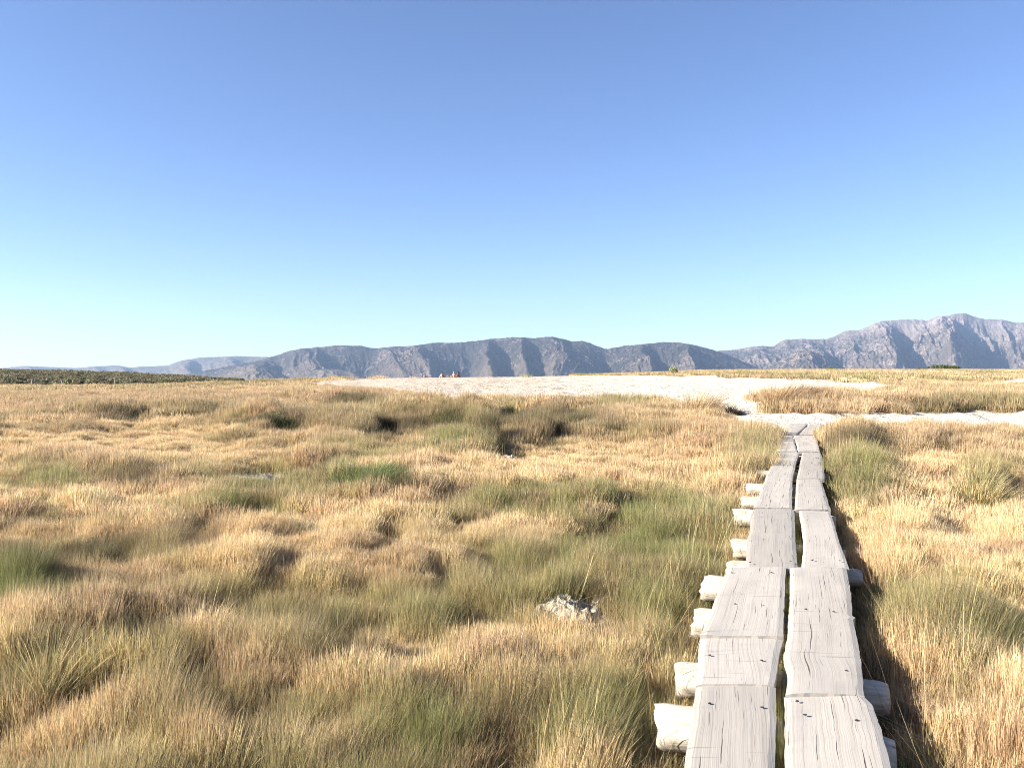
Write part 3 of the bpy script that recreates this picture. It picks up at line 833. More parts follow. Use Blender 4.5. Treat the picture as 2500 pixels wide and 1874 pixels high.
def scatter_group(coll):
    ng = bpy.data.node_groups.new("scatter", 'GeometryNodeTree')
    ng.interface.new_socket("Geometry", in_out='INPUT', socket_type='NodeSocketGeometry')
    ng.interface.new_socket("Geometry", in_out='OUTPUT', socket_type='NodeSocketGeometry')
    gi = ng.nodes.new("NodeGroupInput"); go = ng.nodes.new("NodeGroupOutput")
    iop = ng.nodes.new("GeometryNodeInstanceOnPoints")
    ci = ng.nodes.new("GeometryNodeCollectionInfo")
    ci.inputs["Collection"].default_value = coll
    ci.inputs["Separate Children"].default_value = True
    ci.inputs["Reset Children"].default_value = True
    def named(nm, typ):
        n = ng.nodes.new("GeometryNodeInputNamedAttribute"); n.data_type = typ; n.inputs[0].default_value = nm
        return n.outputs[0]
    e2r = ng.nodes.new("FunctionNodeEulerToRotation")
    ng.links.new(named("rot", 'FLOAT_VECTOR'), e2r.inputs[0])
    ng.links.new(gi.outputs[0], iop.inputs["Points"]); ng.links.new(ci.outputs[0], iop.inputs["Instance"])
    iop.inputs["Pick Instance"].default_value = True
    ng.links.new(named("var", 'INT'), iop.inputs["Instance Index"])
    ng.links.new(e2r.outputs[0], iop.inputs["Rotation"])
    ng.links.new(named("scl", 'FLOAT_VECTOR'), iop.inputs["Scale"])
    ng.links.new(iop.outputs[0], go.inputs[0])
    return ng

def scatter(name, coll, P, rot, scl, col, nvar=4):
    me = bpy.data.meshes.new(name)
    me.vertices.add(len(P)); me.vertices.foreach_set("co", np.ascontiguousarray(P, np.float32).ravel())
    add_attr(me, "rot", 'FLOAT_VECTOR', 'POINT', rot); add_attr(me, "scl", 'FLOAT_VECTOR', 'POINT', scl)
    add_attr(me, "col", 'FLOAT_COLOR', 'POINT', col if col.shape[1] == 4 else np.concatenate([col, np.full((len(P), 1), 0.3)], 1))
    add_attr(me, "var", 'INT', 'POINT', rng.integers(0, nvar, len(P)))
    o = link(name, me)
    md = o.modifiers.new("scatter", 'NODES'); md.node_group = scatter_group(coll)
    return tag(o, kind="stuff")

# what grows where: kinds 0 straw, 1 brown, 2 olive, 3 dark sedge and painted shade, 4 yellow
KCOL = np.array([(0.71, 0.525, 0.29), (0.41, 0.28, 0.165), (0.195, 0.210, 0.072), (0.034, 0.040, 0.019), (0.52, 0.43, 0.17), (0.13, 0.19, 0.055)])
# u, v, ru, rv, kind, strength, height factor   (read at half the height of the grass)
PATCH = [
    (1180, 1030, 420, 36, 2, .75, 1.1), (1260, 1042, 270, 24, 3, .72, 1.1), (930, 1045, 170, 22, 3, .5, 1.1), (420, 1000, 260, 14, 3, .4, 1.1), (700, 1000, 420, 24, 2, .55, 1.1), (260, 1335, 330, 40, 2, .6, 1.0), (1500, 1330, 260, 160, 2, .5, 1.0), (60, 1430, 160, 50, 5, .6, 1.1), (2330, 1520, 200, 140, 2, .45, 1.0), (2080, 1150, 100, 90, 2, .5, 1.1),
    (250, 985, 400, 40, 1, .75, 1.2), (600, 985, 300, 30, 1, .6, 1.1), (300, 1012, 70, 13, 3, .95, 1.5), (480, 1005, 80, 12, 2, .9, 1.4), (90, 1045, 110, 9, 3, .7, 1.0), (200, 1040, 40, 8, 1, .8, 1),
    (300, 1078, 400, 26, 0, .9, .8), (690, 1033, 110, 17, 3, .95, 1.5), (560, 1062, 60, 10, 2, .8, 1.1), (810, 965, 150, 12, 1, .8, 1.2), (930, 968, 110, 12, 1, .9, 1.6), (900, 985, 80, 10, 3, .6, 1.3),
    (180, 1117, 110, 16, 1, .9, 1.2), (60, 1125, 70, 18, 2, .5, 1.1), (330, 1160, 90, 24, 3, .75, 1.4), (150, 1165, 60, 20, 2, .9, 1.2), (640, 1148, 120, 16, 2, .8, .6), (780, 1122, 60, 18, 1, .95, 1.4),
    (480, 1120, 200, 22, 0, .5, .9), (600, 1095, 160, 16, 0, .8, .8), (900, 1168, 100, 24, 5, .95, 1.6), (960, 1178, 60, 22, 3, .9, 1.3), (600, 1225, 110, 26, 2, .9, 1.3), (430, 1240, 70, 20, 2, .8, 1.2), (700, 1190, 120, 20, 2, .6, 1.1),
    (30, 1262, 100, 18, 3, .7, 1.3), (200, 1260, 120, 12, 2, .6, 1), (250, 1285, 260, 18, 0, .7, .9), (60, 1375, 120, 24, 3, .85, 1.3), (170, 1350, 110, 22, 3, .85, 1.3), (290, 1325, 100, 20, 3, .8, 1.3), (400, 1295, 110, 18, 3, .8, 1.2), (490, 1272, 70, 18, 3, .8, 1.3), (570, 1250, 80, 12, 1, .8, 1.2),
    (40, 1425, 120, 34, 2, .9, 1.2), (20, 1400, 120, 20, 5, .4, 1.1), (250, 1400, 150, 20, 1, .6, 1), (360, 1395, 90, 30, 1, .8, 1.1), (750, 1330, 260, 60, 0, .8, 1), (120, 1310, 160, 14, 0, .7, .9),
    (930, 1048, 85, 20, 3, .95, 1.5), (850, 1040, 60, 16, 2, .8, 1.4), (1080, 1022, 75, 15, 2, .9, 1.5), (1000, 1015, 60, 14, 2, .7, 1.4), (1245, 1030, 70, 20, 3, .98, 1.6), (1390, 1028, 110, 22, 3, .98, 1.5), (1340, 1062, 60, 20, 3, .98, 1.2), (1480, 1020, 60, 14, 3, .8, 1.4),
    (1140, 1085, 90, 18, 2, .95, 1.5), (1110, 1088, 50, 12, 5, .6, 1.4), (1215, 1086, 34, 20, 3, .98, 1.4), (1110, 1058, 120, 7, 0, .9, .7), (1270, 1060, 60, 14, 1, .7, 1.1), (1420, 1062, 60, 14, 1, .6, 1.1), (1250, 985, 200, 10, 1, .7, 1.2), (1240, 1000, 60, 10, 2, .7, 1.2), (1540, 985, 90, 14, 2, .8, 1.4), (1390, 990, 80, 10, 3, .5, 1.3),
    (1480, 1110, 240, 26, 0, .9, .8), (1560, 1062, 110, 12, 2, .9, 1.3), (1600, 1025, 200, 18, 0, .65, 1.1), (1740, 1070, 130, 22, 1, .85, 1.5), (1840, 1120, 70, 50, 2, .8, 1.5), (1640, 1105, 120, 26, 1, .4, 1),
    (1260, 1202, 60, 20, 5, .7, 1), (1150, 1185, 150, 24, 2, .8, 1), (1075, 1192, 80, 22, 1, .95, 1.2), (960, 1225, 80, 22, 0, .95, 1.1), (860, 1265, 130, 14, 0, .95, 1), (1220, 1280, 180, 30, 0, .8, 1), (990, 1352, 130, 40, 0, 1, 1.1), (920, 1318, 90, 22, 1, .8, 1), (880, 1305, 60, 18, 1, .7, 1),
    (1180, 1372, 36, 24, 3, .8, 1.2), (1480, 1228, 50, 14, 1, .8, 1.3), (1455, 1262, 50, 14, 3, .8, 1.2), (1500, 1338, 44, 16, 3, .7, 1.2), (1390, 1180, 30, 12, 2, .9, 1.2), (1640, 1330, 170, 140, 2, .8, 1.1), (1700, 1400, 80, 60, 2, .6, 1.2), (1330, 1350, 90, 30, 2, .5, 1), (1300, 1300, 60, 40, 1, .4, 1),
    (250, 1490, 130, 28, 3, .5, 1.3), (300, 1480, 180, 36, 1, .7, 1.2), (60, 1520, 80, 40, 0, .8, 1.1), (250, 1590, 130, 40, 4, .75, 1.2), (120, 1570, 50, 40, 2, .8, 1.2), (480, 1537, 46, 18, 0, 1, 1.2), (470, 1640, 36, 44, 3, .7, .7), (560, 1590, 140, 40, 1, .7, 1.1), (820, 1530, 100, 40, 3, .65, 1.2), (830, 1570, 90, 24, 3, .7, 1.1), (700, 1620, 140, 40, 0, .6, 1.1),
    (260, 1640, 90, 24, 2, .6, 1.1), (540, 1790, 80, 34, 1, .8, 1), (150, 1750, 200, 110, 1, .75, 1.1), (420, 1840, 130, 40, 4, .4, 1), (800, 1780, 100, 50, 0, .6, 1.1), (900, 1840, 80, 50, 2, .7, 1.2), (640, 1700, 160, 40, 2, .3, 1),
    (950, 1600, 150, 50, 0, .85, 1), (1180, 1575, 110, 22, 1, .85, 1.1), (1370, 1600, 80, 24, 1, .9, 1), (1250, 1530, 120, 24, 0, .6, .9), (1500, 1520, 170, 26, 1, .7, 1.1), (1100, 1740, 150, 70, 2, .8, 1.1), (1350, 1780, 300, 110, 2, .72, 1.0), (1200, 1820, 90, 40, 1, .6, .9), (1420, 1840, 80, 40, 0, .4, .9), (1560, 1760, 60, 40, 3, .4, .9), (1270, 1745, 60, 26, 3, .8, 1.2), (1500, 1680, 150, 70, 2, .75, 1), (1100, 1480, 120, 30, 2, .5, 1), (1600, 1490, 60, 60, 2, .7, 1.1),
    (2250, 1042, 260, 18, 1, .85, 1.3), (2100, 1080, 70, 16, 3, .75, 1.3), (2290, 1082, 80, 20, 1, .9, 1.3), (2080, 1160, 90, 40, 2, .95, 1.4), (2140, 1185, 60, 30, 3, .4, 1.3), (2250, 1130, 60, 20, 0, .6, .8), (2400, 1168, 60, 34, 5, .45, 1.5), (2370, 1185, 40, 26, 4, .6, 1.3), (2440, 1150, 60, 26, 2, .6, 1.4), (2300, 1290, 220, 44, 0, .9, .9),
    (2130, 1088, 110, 24, 3, .65, 1.3), (2360, 1075, 130, 22, 1, .9, 1.3), (2060, 1185, 90, 50, 2, .8, 1.3), (2460, 1110, 70, 30, 1, .7, 1.2), (2190, 1430, 60, 50, 2, .8, 1.1), (2300, 1480, 130, 50, 2, .75, 1.2), (2240, 1700, 70, 50, 1, .7, 1), (2420, 1810, 110, 60, 1, .75, 1.1), (2450, 1570, 60, 50, 2, .7, 1.2), (2470, 1330, 60, 26, 1, .8, 1.1), (2280, 1400, 90, 34, 2, .85, 1.2), (2170, 1290, 60, 30, 1, .5, 1), (2400, 1420, 120, 40, 4, .5, 1.1), (2380, 1520, 130, 40, 2, .85, 1.3), (2230, 1610, 80, 60, 0, .7, 1.2), (2380, 1700, 130, 70, 1, .6, 1.1), (2470, 1640, 50, 40, 0, .7, 1.2), (2260, 1820, 80, 40, 2, .7, 1.1), (2330, 1560, 50, 20, 3, .6, 1.1),
    (2150, 980, 380, 26, 1, .8, 1.0), (2400, 985, 160, 20, 2, .6, 1.0), (2350, 988, 200, 10, 3, .6, 1.1), (1960, 985, 60, 14, 3, .5, 1), (1300, 962, 230, 5, 4, .95, .35), (2300, 914, 400, 8, 0, .6, 1.3), (2200, 922, 300, 6, 2, .35, 1.2), (1500, 918, 150, 4, 0, .7, 1.0), (720, 925, 260, 12, 0, .7, .9), (850, 938, 120, 6, 0, .8, .6), (300, 950, 500, 9, 0, .75, .9), (300, 962, 400, 10, 1, .6, 1),
    (1300, 1046, 200, 15, 3, .72, 1.0), (950, 1052, 110, 12, 3, .65, 1.0), (1120, 1076, 90, 12, 2, .6, 1.1), (1110, 1030, 130, 10, 2, .6, 1.1), (2460, 930, 120, 6, 0, .8, .3)]

def grass_kind(X, Y, Z):
    u, v = project(X, Y, Z + 0.17)
    n1 = fbm(X / 1.7, Y / 1.7, 301, 3); n2 = fbm(X / 0.8, Y / 0.8, 311, 3); n3 = fbm(X / 4.5, Y / 4.5, 321, 3)
    K = np.zeros((len(X), 6)); K[:, 0] = 1.0
    w = sstep(0.54, 0.70, n1) * 0.65; K = K * (1 - w[:, None]); K[:, 1] += w
    w = sstep(0.54, 0.70, n3) * 0.7; K = K * (1 - w[:, None]); K[:, 2] += w
    n4 = fbm(X / 0.30, Y / 0.34, 351, 2)
    n5 = fbm(X / 2.2, Y / 3.0, 355, 3)
    hf = 1.0 + 0.8 * (n2 - 0.5) + 0.5 * (n1 - 0.5) + 1.3 * (n4 - 0.5) + 2.4 * sstep(12, 20, Y) * np.clip(n5 - 0.48, -0.15, 1)
    wob = (fbm(X / 0.9, Y / 0.9, 331, 2) - 0.5)
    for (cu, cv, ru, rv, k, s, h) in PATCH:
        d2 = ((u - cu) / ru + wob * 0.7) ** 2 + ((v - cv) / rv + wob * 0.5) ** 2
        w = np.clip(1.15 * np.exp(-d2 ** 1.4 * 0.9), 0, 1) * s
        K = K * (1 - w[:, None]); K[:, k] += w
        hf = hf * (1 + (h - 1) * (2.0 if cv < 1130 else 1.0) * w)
    w = sstep(0.50, 0.66, n5) * 0.6 * sstep(12, 20, Y); K = K * (1 - w[:, None]); K[:, 1] += w * .6; K[:, 2] += w * .4
    for (cu, cv, ru, rv, A) in BANKS:  # shade under each bank's right edge, painted into the grass as dark sedge colour
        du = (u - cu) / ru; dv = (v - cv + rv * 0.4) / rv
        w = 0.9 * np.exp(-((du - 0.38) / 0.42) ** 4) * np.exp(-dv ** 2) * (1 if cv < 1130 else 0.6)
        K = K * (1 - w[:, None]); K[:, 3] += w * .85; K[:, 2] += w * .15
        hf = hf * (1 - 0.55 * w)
    # low grass between tufts is darkened with brown and dark sedge, the tuft crowns are bleached
    dryness = np.clip(K[:, 0] + 0.7 * K[:, 1] + K[:, 4], 0.15, 1)
    w = sstep(0.52, 0.36, n4) * 0.5; K = K * (1 - w[:, None]); K[:, 1] += w * .7; K[:, 3] += w * .3
    w = sstep(0.52, 0.70, n4) * 0.30 * dryness; K = K * (1 - w[:, None]); K[:, 0] += w
    # speckle of brown and straw in everything
    w = sstep(0.58, 0.75, n2) * 0.3; K = K * (1 - w[:, None]); K[:, 1] += w
    w = sstep(0.62, 0.78, fbm(X / 0.6, Y / 0.6, 341, 2)) * 0.3 * dryness; K = K * (1 - w[:, None]); K[:, 0] += w
    far = sstep(50, 90, Y)
    w = sstep(0.42, 0.60, fbm(X / 8, Y / 16, 361, 3)) * 0.75 * far; K = K * (1 - w[:, None]); K[:, 1] += w
    w = sstep(0.52, 0.66, fbm(X / 6, Y / 14, 371, 3)) * 0.65 * far; K = K * (1 - w[:, None]); K[:, 2] += w
    hf = hf * (1 + far * 1.2 * (fbm(X / 5, Y / 8, 381, 2) - 0.5))
    # darker green along the left edge of the walk, straw elsewhere
    return K, hf, u, v

def sow(lod, y0, y1, density, umin=-500, umax=3000):
    # points in the wedge, evenly by area
    xw = max(abs(umin - 1250), abs(umax - 1250)) / FPX
    area = xw * (y1 ** 2 - y0 ** 2)
    n = int(area * density)
    Y = np.sqrt(rng.uniform(y0 ** 2, y1 ** 2, n)); X = rng.uniform(-xw, xw, n) * Y
    if y0 < 3:
        X = X + 0
    Z = ground_z(X, Y)
    S = sand_mask(X, Y, Z); B = bare_mask(X, Y, Z)
    K, hf, u, v = grass_kind(X, Y, Z)
    spr = sstep(0.60, 0.74, fbm(X / 1.4, Y / 2.5, 431, 3)) * 0.12 * (Y > 25)
    keep = (rng.random(n) > S * 1.3 - spr) & (rng.random(n) > B * 1.15)
    sd, al = walk_coords(X, Y)
    half = np.interp(Y, [3, 5, 6, 8.6, 14, 22], [0.375, 0.42, 0.44, 0.40, 0.37, 0.40])
    onwalk = (np.abs(sd) < half + np.where(Y > 9, 0.07, 0.02)) & (Y < 24)
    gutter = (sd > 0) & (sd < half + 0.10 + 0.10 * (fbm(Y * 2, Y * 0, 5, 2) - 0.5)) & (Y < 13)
    keep &= ~onwalk & ~(gutter & (rng.random(n) > 0.60))
    verge = (sd < 0) & (-sd < half + 0.34) & (Y < 12.5)
    hf = np.where(verge, hf * 0.66, hf)
    keep &= ~(verge & (rng.random(n) > 0.85))
    hf = np.where(gutter, hf * 0.9, hf)
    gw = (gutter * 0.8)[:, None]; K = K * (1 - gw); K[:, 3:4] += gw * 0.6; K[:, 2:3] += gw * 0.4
    tall = np.exp(-((np.abs(sd) - 0.85) / 0.5) ** 2) * sstep(10.5, 13, Y) * (1 - sstep(19, 22, Y))
    hf = hf * (1 + 0.35 * tall)
    for (lx, ly) in LOG_ENDS:
        # worn earth round the ends of the sleepers
        d = np.hypot(X - lx - 0.15, Y - ly)
        keep &= ~((d < 0.12) & (rng.random(n) > 0.25)); hf = np.where((d < 0.34) & (Y < ly + 0.1), hf * 0.62, hf)
    sage = (Y > 108) & (u < 560)
    keep &= ~sage
    hidden = (Y > 118) & (u > 560) & (u < 1400)
    keep &= ~hidden
    X, Y, Z, K, hf, u, v = (a[keep] for a in (X, Y, Z, K, hf, u, v))
    n = len(X)
    hf = hf * np.where((u > 1780) & (Y > 26) & (Y < 45), 0.9 + 1.9 * fbm(X / 1.6, Y / 1.6, 421, 2), 1.0)
    hf = np.clip(hf * np.where(Y < 12, 0.84, 0.94) * rng.uniform(0.9, 1.1, n), 0.25, 2.2)
    # tall tufts where the island of grass rises beside the fork
    windx = 0.03 + 0.24 * fbm(X / 2.5, Y / 2.5, 401, 2) + rng.normal(0, 0.07, n)
    windy = (fbm(X / 3, Y / 3, 411, 2) - 0.5) * 0.35 + rng.normal(0, 0.07, n)
    spin = rng.uniform(0, 2 * np.pi, n)
    # tilt towards +X by windx (rotation about Y), towards +Y by windy (about -X); spin first
    rot = np.stack([-windy, windx, spin], -1)
    # euler XYZ applies X then Y then Z: build tilt after spin by turning the tilt into the spun frame
    cs, sn = np.cos(spin), np.sin(spin)
    rot[:, 0] = cs * (-windy) + sn * windx
    rot[:, 1] = -sn * (-windy) + cs * windx
    col = K @ KCOL
    jit = 1 + rng.normal(0, 0.13, (n, 1)) + rng.normal(0, 0.035, (n, 3))
    col = np.clip(col * jit, 0.02, 0.7)
    dry = np.clip(K[:, 0] + 0.6 * K[:, 1] + K[:, 4] + 0.12 * K[:, 2], 0.05, 1)
    col = np.concatenate([col, dry[:, None]], 1)
    ws = np.sqrt(np.clip(hf, 0.5, 1.5)) * rng.uniform(0.85, 1.2, n)
    scl = np.stack([ws, ws, hf], -1)
    P = np.stack([X, Y, Z], -1)
    main = np.argmax(K[:, :4] + K[:, [4, 4, 5, 5]] * np.array([1, 0, 0, 1]), axis=1)
    return P, rot, scl, col, main

GRASS_NAMES = {0: "straw_grass", 1: "brown_grass", 2: "olive_grass", 3: "sedge_and_painted_shade"}
for lod, y0, y1, dens in ((0, 1.6, 8.5, 280), (1, 8.5, 24, 85), (2, 24, 62, 22.0), (3, 62, 270, 2.2)):
    P, rot, scl, col, main = sow(lod, y0, y1, dens, *((-1300, 3800) if lod < 2 else (-500, 3000)))
    for k, nm in GRASS_NAMES.items():
        s = main == k
        if not s.any(): continue
        scatter(nm, clump_collection('sedge' if k >= 2 else 'fine', lod), P[s], rot[s], scl[s], col[s])

# ----------------------------------------------------------------- sagebrush on the far hill
def bush_blobs(n, rx, rz, leaf, g):
    """leaf-sized faces spread through a low uneven dome"""
    lobes = [(g.uniform(-.45, .45), g.uniform(-.45, .45), g.uniform(.35, .6), g.uniform(.35, .6)) for _ in range(7)]
    V = []; rn = []; tt = []
    for i in range(n):
        lx, ly, lz, lr = lobes[g.integers(len(lobes))]
        d = g.normal(size=3); d /= np.linalg.norm(d); rr = lr * g.random() ** 0.33
        c = np.array([(lx + d[0] * rr) * rx, (ly + d[1] * rr) * rx, max(0.02, (lz + d[2] * rr)) * rz])
        a = g.normal(size=3); a /= np.linalg.norm(a); b = np.cross(a, g.normal(size=3)); b /= np.linalg.norm(b)
        a[2] = abs(a[2]) + 0.4
        s = leaf * g.uniform(.6, 1.4)
        V += [c - b * s * .35, c + b * s * .35, c + a * s + b * s * .2, c + a * s - b * s * .2]
        r = g.random(); rn += [r] * 4; h = min(1.0, c[2] / rz); tt += [h * 0.75, h * 0.75, h * 0.75, h * 0.75]
    V = np.array(V); Q = np.arange(len(V)).reshape(-1, 4)
    return V, Q, rn, tt

sage_coll = bpy.data.collections.new("sage_clumps")
for k in range(4):
    g = np.random.default_rng(70 + k)
    V, Q, rn, tt = bush_blobs(260, 0.75, 0.85, 0.16, g)
    me = np_mesh(f"sage_{k}", V, Q)
    add_attr(me, "rnd", 'FLOAT', 'POINT', rn); add_attr(me, "t", 'FLOAT', 'POINT', tt)
    me.materials.append(GRASS_I)
    sage_coll.objects.link(bpy.data.objects.new(f"sage_{k}", me))

def sow_sage():
    n = 26000
    Y = np.sqrt(rng.uniform(106 ** 2, 300 ** 2, n)); X = rng.uniform(-0.85, -0.29, n) * Y
    u = 1250 + FPX * X / Y
    edge = 108 + 8 * (fbm(X / 9, Y / 9, 610, 2) - 0.5)
    k = (u < 555 + rng.normal(0, 18, n)) & (Y > edge) & (rng.random(n) < np.where(Y > 235, 0.2, 0.5) * (0.55 + 0.6 * fbm(X / 12, Y / 12, 611, 2)))
    X, Y = X[k], Y[k]; Z = ground_z(X, Y); n = len(X)
    s = rng.uniform(0.55, 1.15, n)
    col = np.array([0.17, 0.155, 0.09]) * (1 + rng.normal(0, .18, (n, 1))) + rng.normal(0, .01, (n, 3))
    scl = np.stack([s, s, s * rng.uniform(.8, 1.1, n)], -1)
    rot = np.stack([np.zeros(n), np.zeros(n), rng.uniform(0, 6.28, n)], -1)
    scatter("sagebrush", sage_coll, np.stack([X, Y, Z], -1), rot, scl, np.clip(col, .03, .6))
sow_sage()

# blades growing up through the gap between the two rows of planks
def sow_gap():
    g = [(1892, 1915, 1872), (1893, 1917, 1711), (1900, 1919, 1620), (1910, 1921, 1558), (1913, 1926, 1470), (1918, 1929, 1386), (1947, 1957, 1380), (1942, 1961, 1311), (1940, 1951, 1248)]
    n = 150
    v = np.concatenate([rng.uniform(1250, 1372, 40), rng.uniform(1395, 1872, 110)])
    a = np.interp(-v, [-q[2] for q in g], [(q[0] + q[1]) / 2 for q in g])
    keep = fbm(v / 26.0, v * 0, 77, 2) > 0.42
    P = np.array([list(at(x, y, 0.02)) for x, y in zip(a[keep], v[keep])]); n = len(P)
    # the sight line meets the ground beyond the plank's top: bring each foot back under the gap
    top = np.array([list(at(x, y, WALK_Z)) for x, y in zip(a[keep], v[keep])]); P[:, :2] = top[:, :2]; P[:, 2] = 0.03
    s = rng.uniform(1.0, 1.45, n)
    col = np.array([(.24, .26, .085)]) * (1 + rng.normal(0, .15, (n, 1))) + rng.random((n, 1)) * np.array([(.16, .10, .05)])
    scatter("olive_grass", clump_collection('sedge', 0), P, np.stack([rng.normal(0, .05, n), rng.normal(0, .05, n), rng.uniform(0, 6.28, n)], -1), np.stack([0.13 * np.ones(n), 0.13 * np.ones(n), s], -1), np.clip(col, .02, .7))
sow_gap()

# thin rush stems standing above the grass beside the walk and here and there in the marsh
stem_coll = bpy.data.collections.new("stem_clumps")
for k in range(5):
    g = np.random.default_rng(170 + k)
    n = 3
    base = np.stack([g.normal(0, .05, n), g.normal(0, .05, n), np.full(n, -.03)], -1)
    V, Q, T, rn, t = blades(base, g.uniform(.34, .60, n), np.full(n, .0032), g.uniform(0, 6.28, n), np.abs(g.normal(.08, .1, n)), np.abs(g.normal(.15, .3, n)), [1, 1, .9, .8, .7, .6], g)
    me = np_mesh(f"stem_{k}", V, Q, T)
    add_attr(me, "rnd", 'FLOAT', 'POINT', rn); add_attr(me, "t", 'FLOAT', 'POINT', t)
    me.materials.append(GRASS_I)
    stem_coll.objects.link(bpy.data.objects.new(f"stem_{k}", me))

def sow_stems():
    P = []
    n = 380
    Y = np.sqrt(rng.uniform(3.2 ** 2, 17 ** 2, n)); X = rng.uniform(-.75, .85, n) * Y
    n2 = 330
    al = rng.uniform(0.3, 14, n2)
    pts = WALK_PTS; seg = np.r_[0, np.cumsum(np.hypot(*np.diff(pts, axis=0).T))]
    cx = np.interp(al + 3, seg, pts[:, 0]); cy = np.interp(al + 3, seg, pts[:, 1])
    off = np.where(rng.random(n2) < .7, -rng.uniform(.47, .95, n2), rng.uniform(.55, 1.0, n2))
    X = np.r_[X, cx + off * .94]; Y = np.r_[Y, cy - off * .344]
    sd, al = walk_coords(X, Y)
    k = (np.abs(sd) > 0.47) & (rng.random(len(X)) > 0)
    X, Y = X[k], Y[k]; Z = ground_z(X, Y)
    n = len(X)
    pal = np.array([(.50, .40, .20), (.42, .26, .13), (.34, .34, .14), (.55, .48, .26)])
    col = pal[rng.integers(0, 4, n)] * (1 + rng.normal(0, .1, (n, 1)))
    s = rng.uniform(.7, 1.15, n)
    scatter("rush_stems", stem_coll, np.stack([X, Y, Z], -1), np.stack([rng.normal(0, .12, n), rng.normal(.08, .14, n), rng.uniform(0, 6.28, n)], -1), np.stack([s, s, s], -1), np.clip(col, .03, .7), 5)
sow_stems()

# ----------------------------------------------------------------- single tussocks, shrubs, tufts
def tussock(name, label, cat, u, v, w, h, col, n=700, width=0.006, lean=0.25, curve=0.5, windx=0.15, depthw=None, col2=None, group=None, z=0.0, seed=None):
    """one tussock; u, v is the pixel of its foot"""
    g = np.random.default_rng(seed if seed is not None else int(u * 7 + v))
    p = foot(u, v)
    a = g.uniform(0, 2 * np.pi, n); r = np.sqrt(g.random(n)) * 0.62
    dw = depthw or w
    base = np.stack([r * np.cos(a) * w * .5, r * np.sin(a) * dw * .5, np.zeros(n)], -1)
    gz = ground_z(base[:, 0] + p.x, base[:, 1] + p.y) - p.z
    base[:, 2] = gz - 0.03
    hh = h * (1 - 0.45 * r ** 1.5) * g.uniform(.55, 1.1, n)
    vx = np.cos(a) * lean * r * 2.2 + windx + g.normal(0, .10, n); vy = np.sin(a) * lean * r * 2.2 + g.normal(0, .10, n)
    V, Q, T, rn, t = blades(base, hh, width * g.uniform(.7, 1.3, n), np.arctan2(vy, vx), np.hypot(vx, vy), np.abs(g.normal(curve, curve * .6, n)), [1, 1, .85, .7, .5], g)
    me = np_mesh(name, V, Q, T)
    per = len(V) // n
    c = np.array(col)[None, :] * (1 + g.normal(0, .14, (n, 1)))
    if col2 is not None:
        m = g.random(n) < .4; c[m] = np.array(col2)[None, :] * (1 + g.normal(0, .12, (m.sum(), 1)))
    c = np.clip(np.concatenate([c, np.clip((c[:, :1] - .1) * 2.2, .05, 1)], 1), .02, 1)
    add_attr(me, "col", 'FLOAT_COLOR', 'POINT', np.repeat(c, per, axis=0))
    add_attr(me, "rnd", 'FLOAT', 'POINT', rn); add_attr(me, "t", 'FLOAT', 'POINT', t)
    o = link(name, me, GRASS_G, None, p)
    return tag(o, label, cat, group)

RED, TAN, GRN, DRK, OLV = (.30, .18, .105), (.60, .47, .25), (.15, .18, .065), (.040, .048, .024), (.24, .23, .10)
tussock("grass_tussock", "reddish brown wind-bent tussock at the corner of the sandy fork", "tussock", 1900, 1003, 1.2, 1.2, RED, 2600, .011, .30, .55, .30, col2=TAN)
tussock("grass_tussock", "dark-hearted brown tussock behind the reddish one at the fork", "tussock", 1960, 985, 1.9, 1.0, RED, 2600, .013, .3, .5, .25, col2=(.20, .15, .09))
tussock("grass_tussock", "tall pale tussock leaning over the left side of the sand path", "tussock", 1708, 1012, 1.6, 1.05, TAN, 1000, .011, .25, .5, .22, col2=RED)
tussock("low_shrub", "low blackish shrub at the foot of the pale tussock by the path", "shrub", 1782, 1008, 1.0, .36, (.05, .042, .03), 900, .014, .7, .9, .05, col2=(.10, .08, .05))
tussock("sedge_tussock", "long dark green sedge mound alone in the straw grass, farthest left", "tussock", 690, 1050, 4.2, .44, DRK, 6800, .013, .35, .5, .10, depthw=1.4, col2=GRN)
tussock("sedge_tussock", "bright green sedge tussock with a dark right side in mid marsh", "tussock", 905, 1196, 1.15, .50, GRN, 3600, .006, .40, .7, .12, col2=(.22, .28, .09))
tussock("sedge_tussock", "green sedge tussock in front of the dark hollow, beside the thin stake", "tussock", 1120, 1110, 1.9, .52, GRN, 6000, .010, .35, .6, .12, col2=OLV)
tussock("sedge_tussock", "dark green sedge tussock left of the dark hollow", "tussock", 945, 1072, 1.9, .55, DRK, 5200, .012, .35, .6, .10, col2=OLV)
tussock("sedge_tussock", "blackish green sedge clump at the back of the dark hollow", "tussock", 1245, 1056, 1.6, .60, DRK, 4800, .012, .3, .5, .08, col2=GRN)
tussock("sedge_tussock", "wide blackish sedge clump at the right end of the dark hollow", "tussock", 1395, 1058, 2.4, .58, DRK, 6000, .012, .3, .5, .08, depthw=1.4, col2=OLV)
tussock("grass_tussock", "green and gold tussock standing behind pale bare soil at the right", "tussock", 2400, 1222, .95, .52, OLV, 1000, .007, .35, .5, .15, col2=TAN)
tussock("grass_tuft", "small bright straw tuft rising above brown grass, near left", "tuft", 486, 1600, .24, .40, (.60, .47, .22), 260, .0034, .25, .3, .12, depthw=.3)
tussock("grass_tuft", "pale green leaning tuft at the left edge of the near marsh", "tuft", 130, 1700, .30, .46, (.36, .35, .16), 320, .0034, .3, .3, .22, col2=TAN)
tussock("sedge_tuft", "fresh green tuft of long arching blades right of the boardwalk's near end", "tuft", 2290, 1905, .34, .46, (.24, .29, .09), 130, .0045, .6, 1.5, .25, col2=(.50, .44, .20))
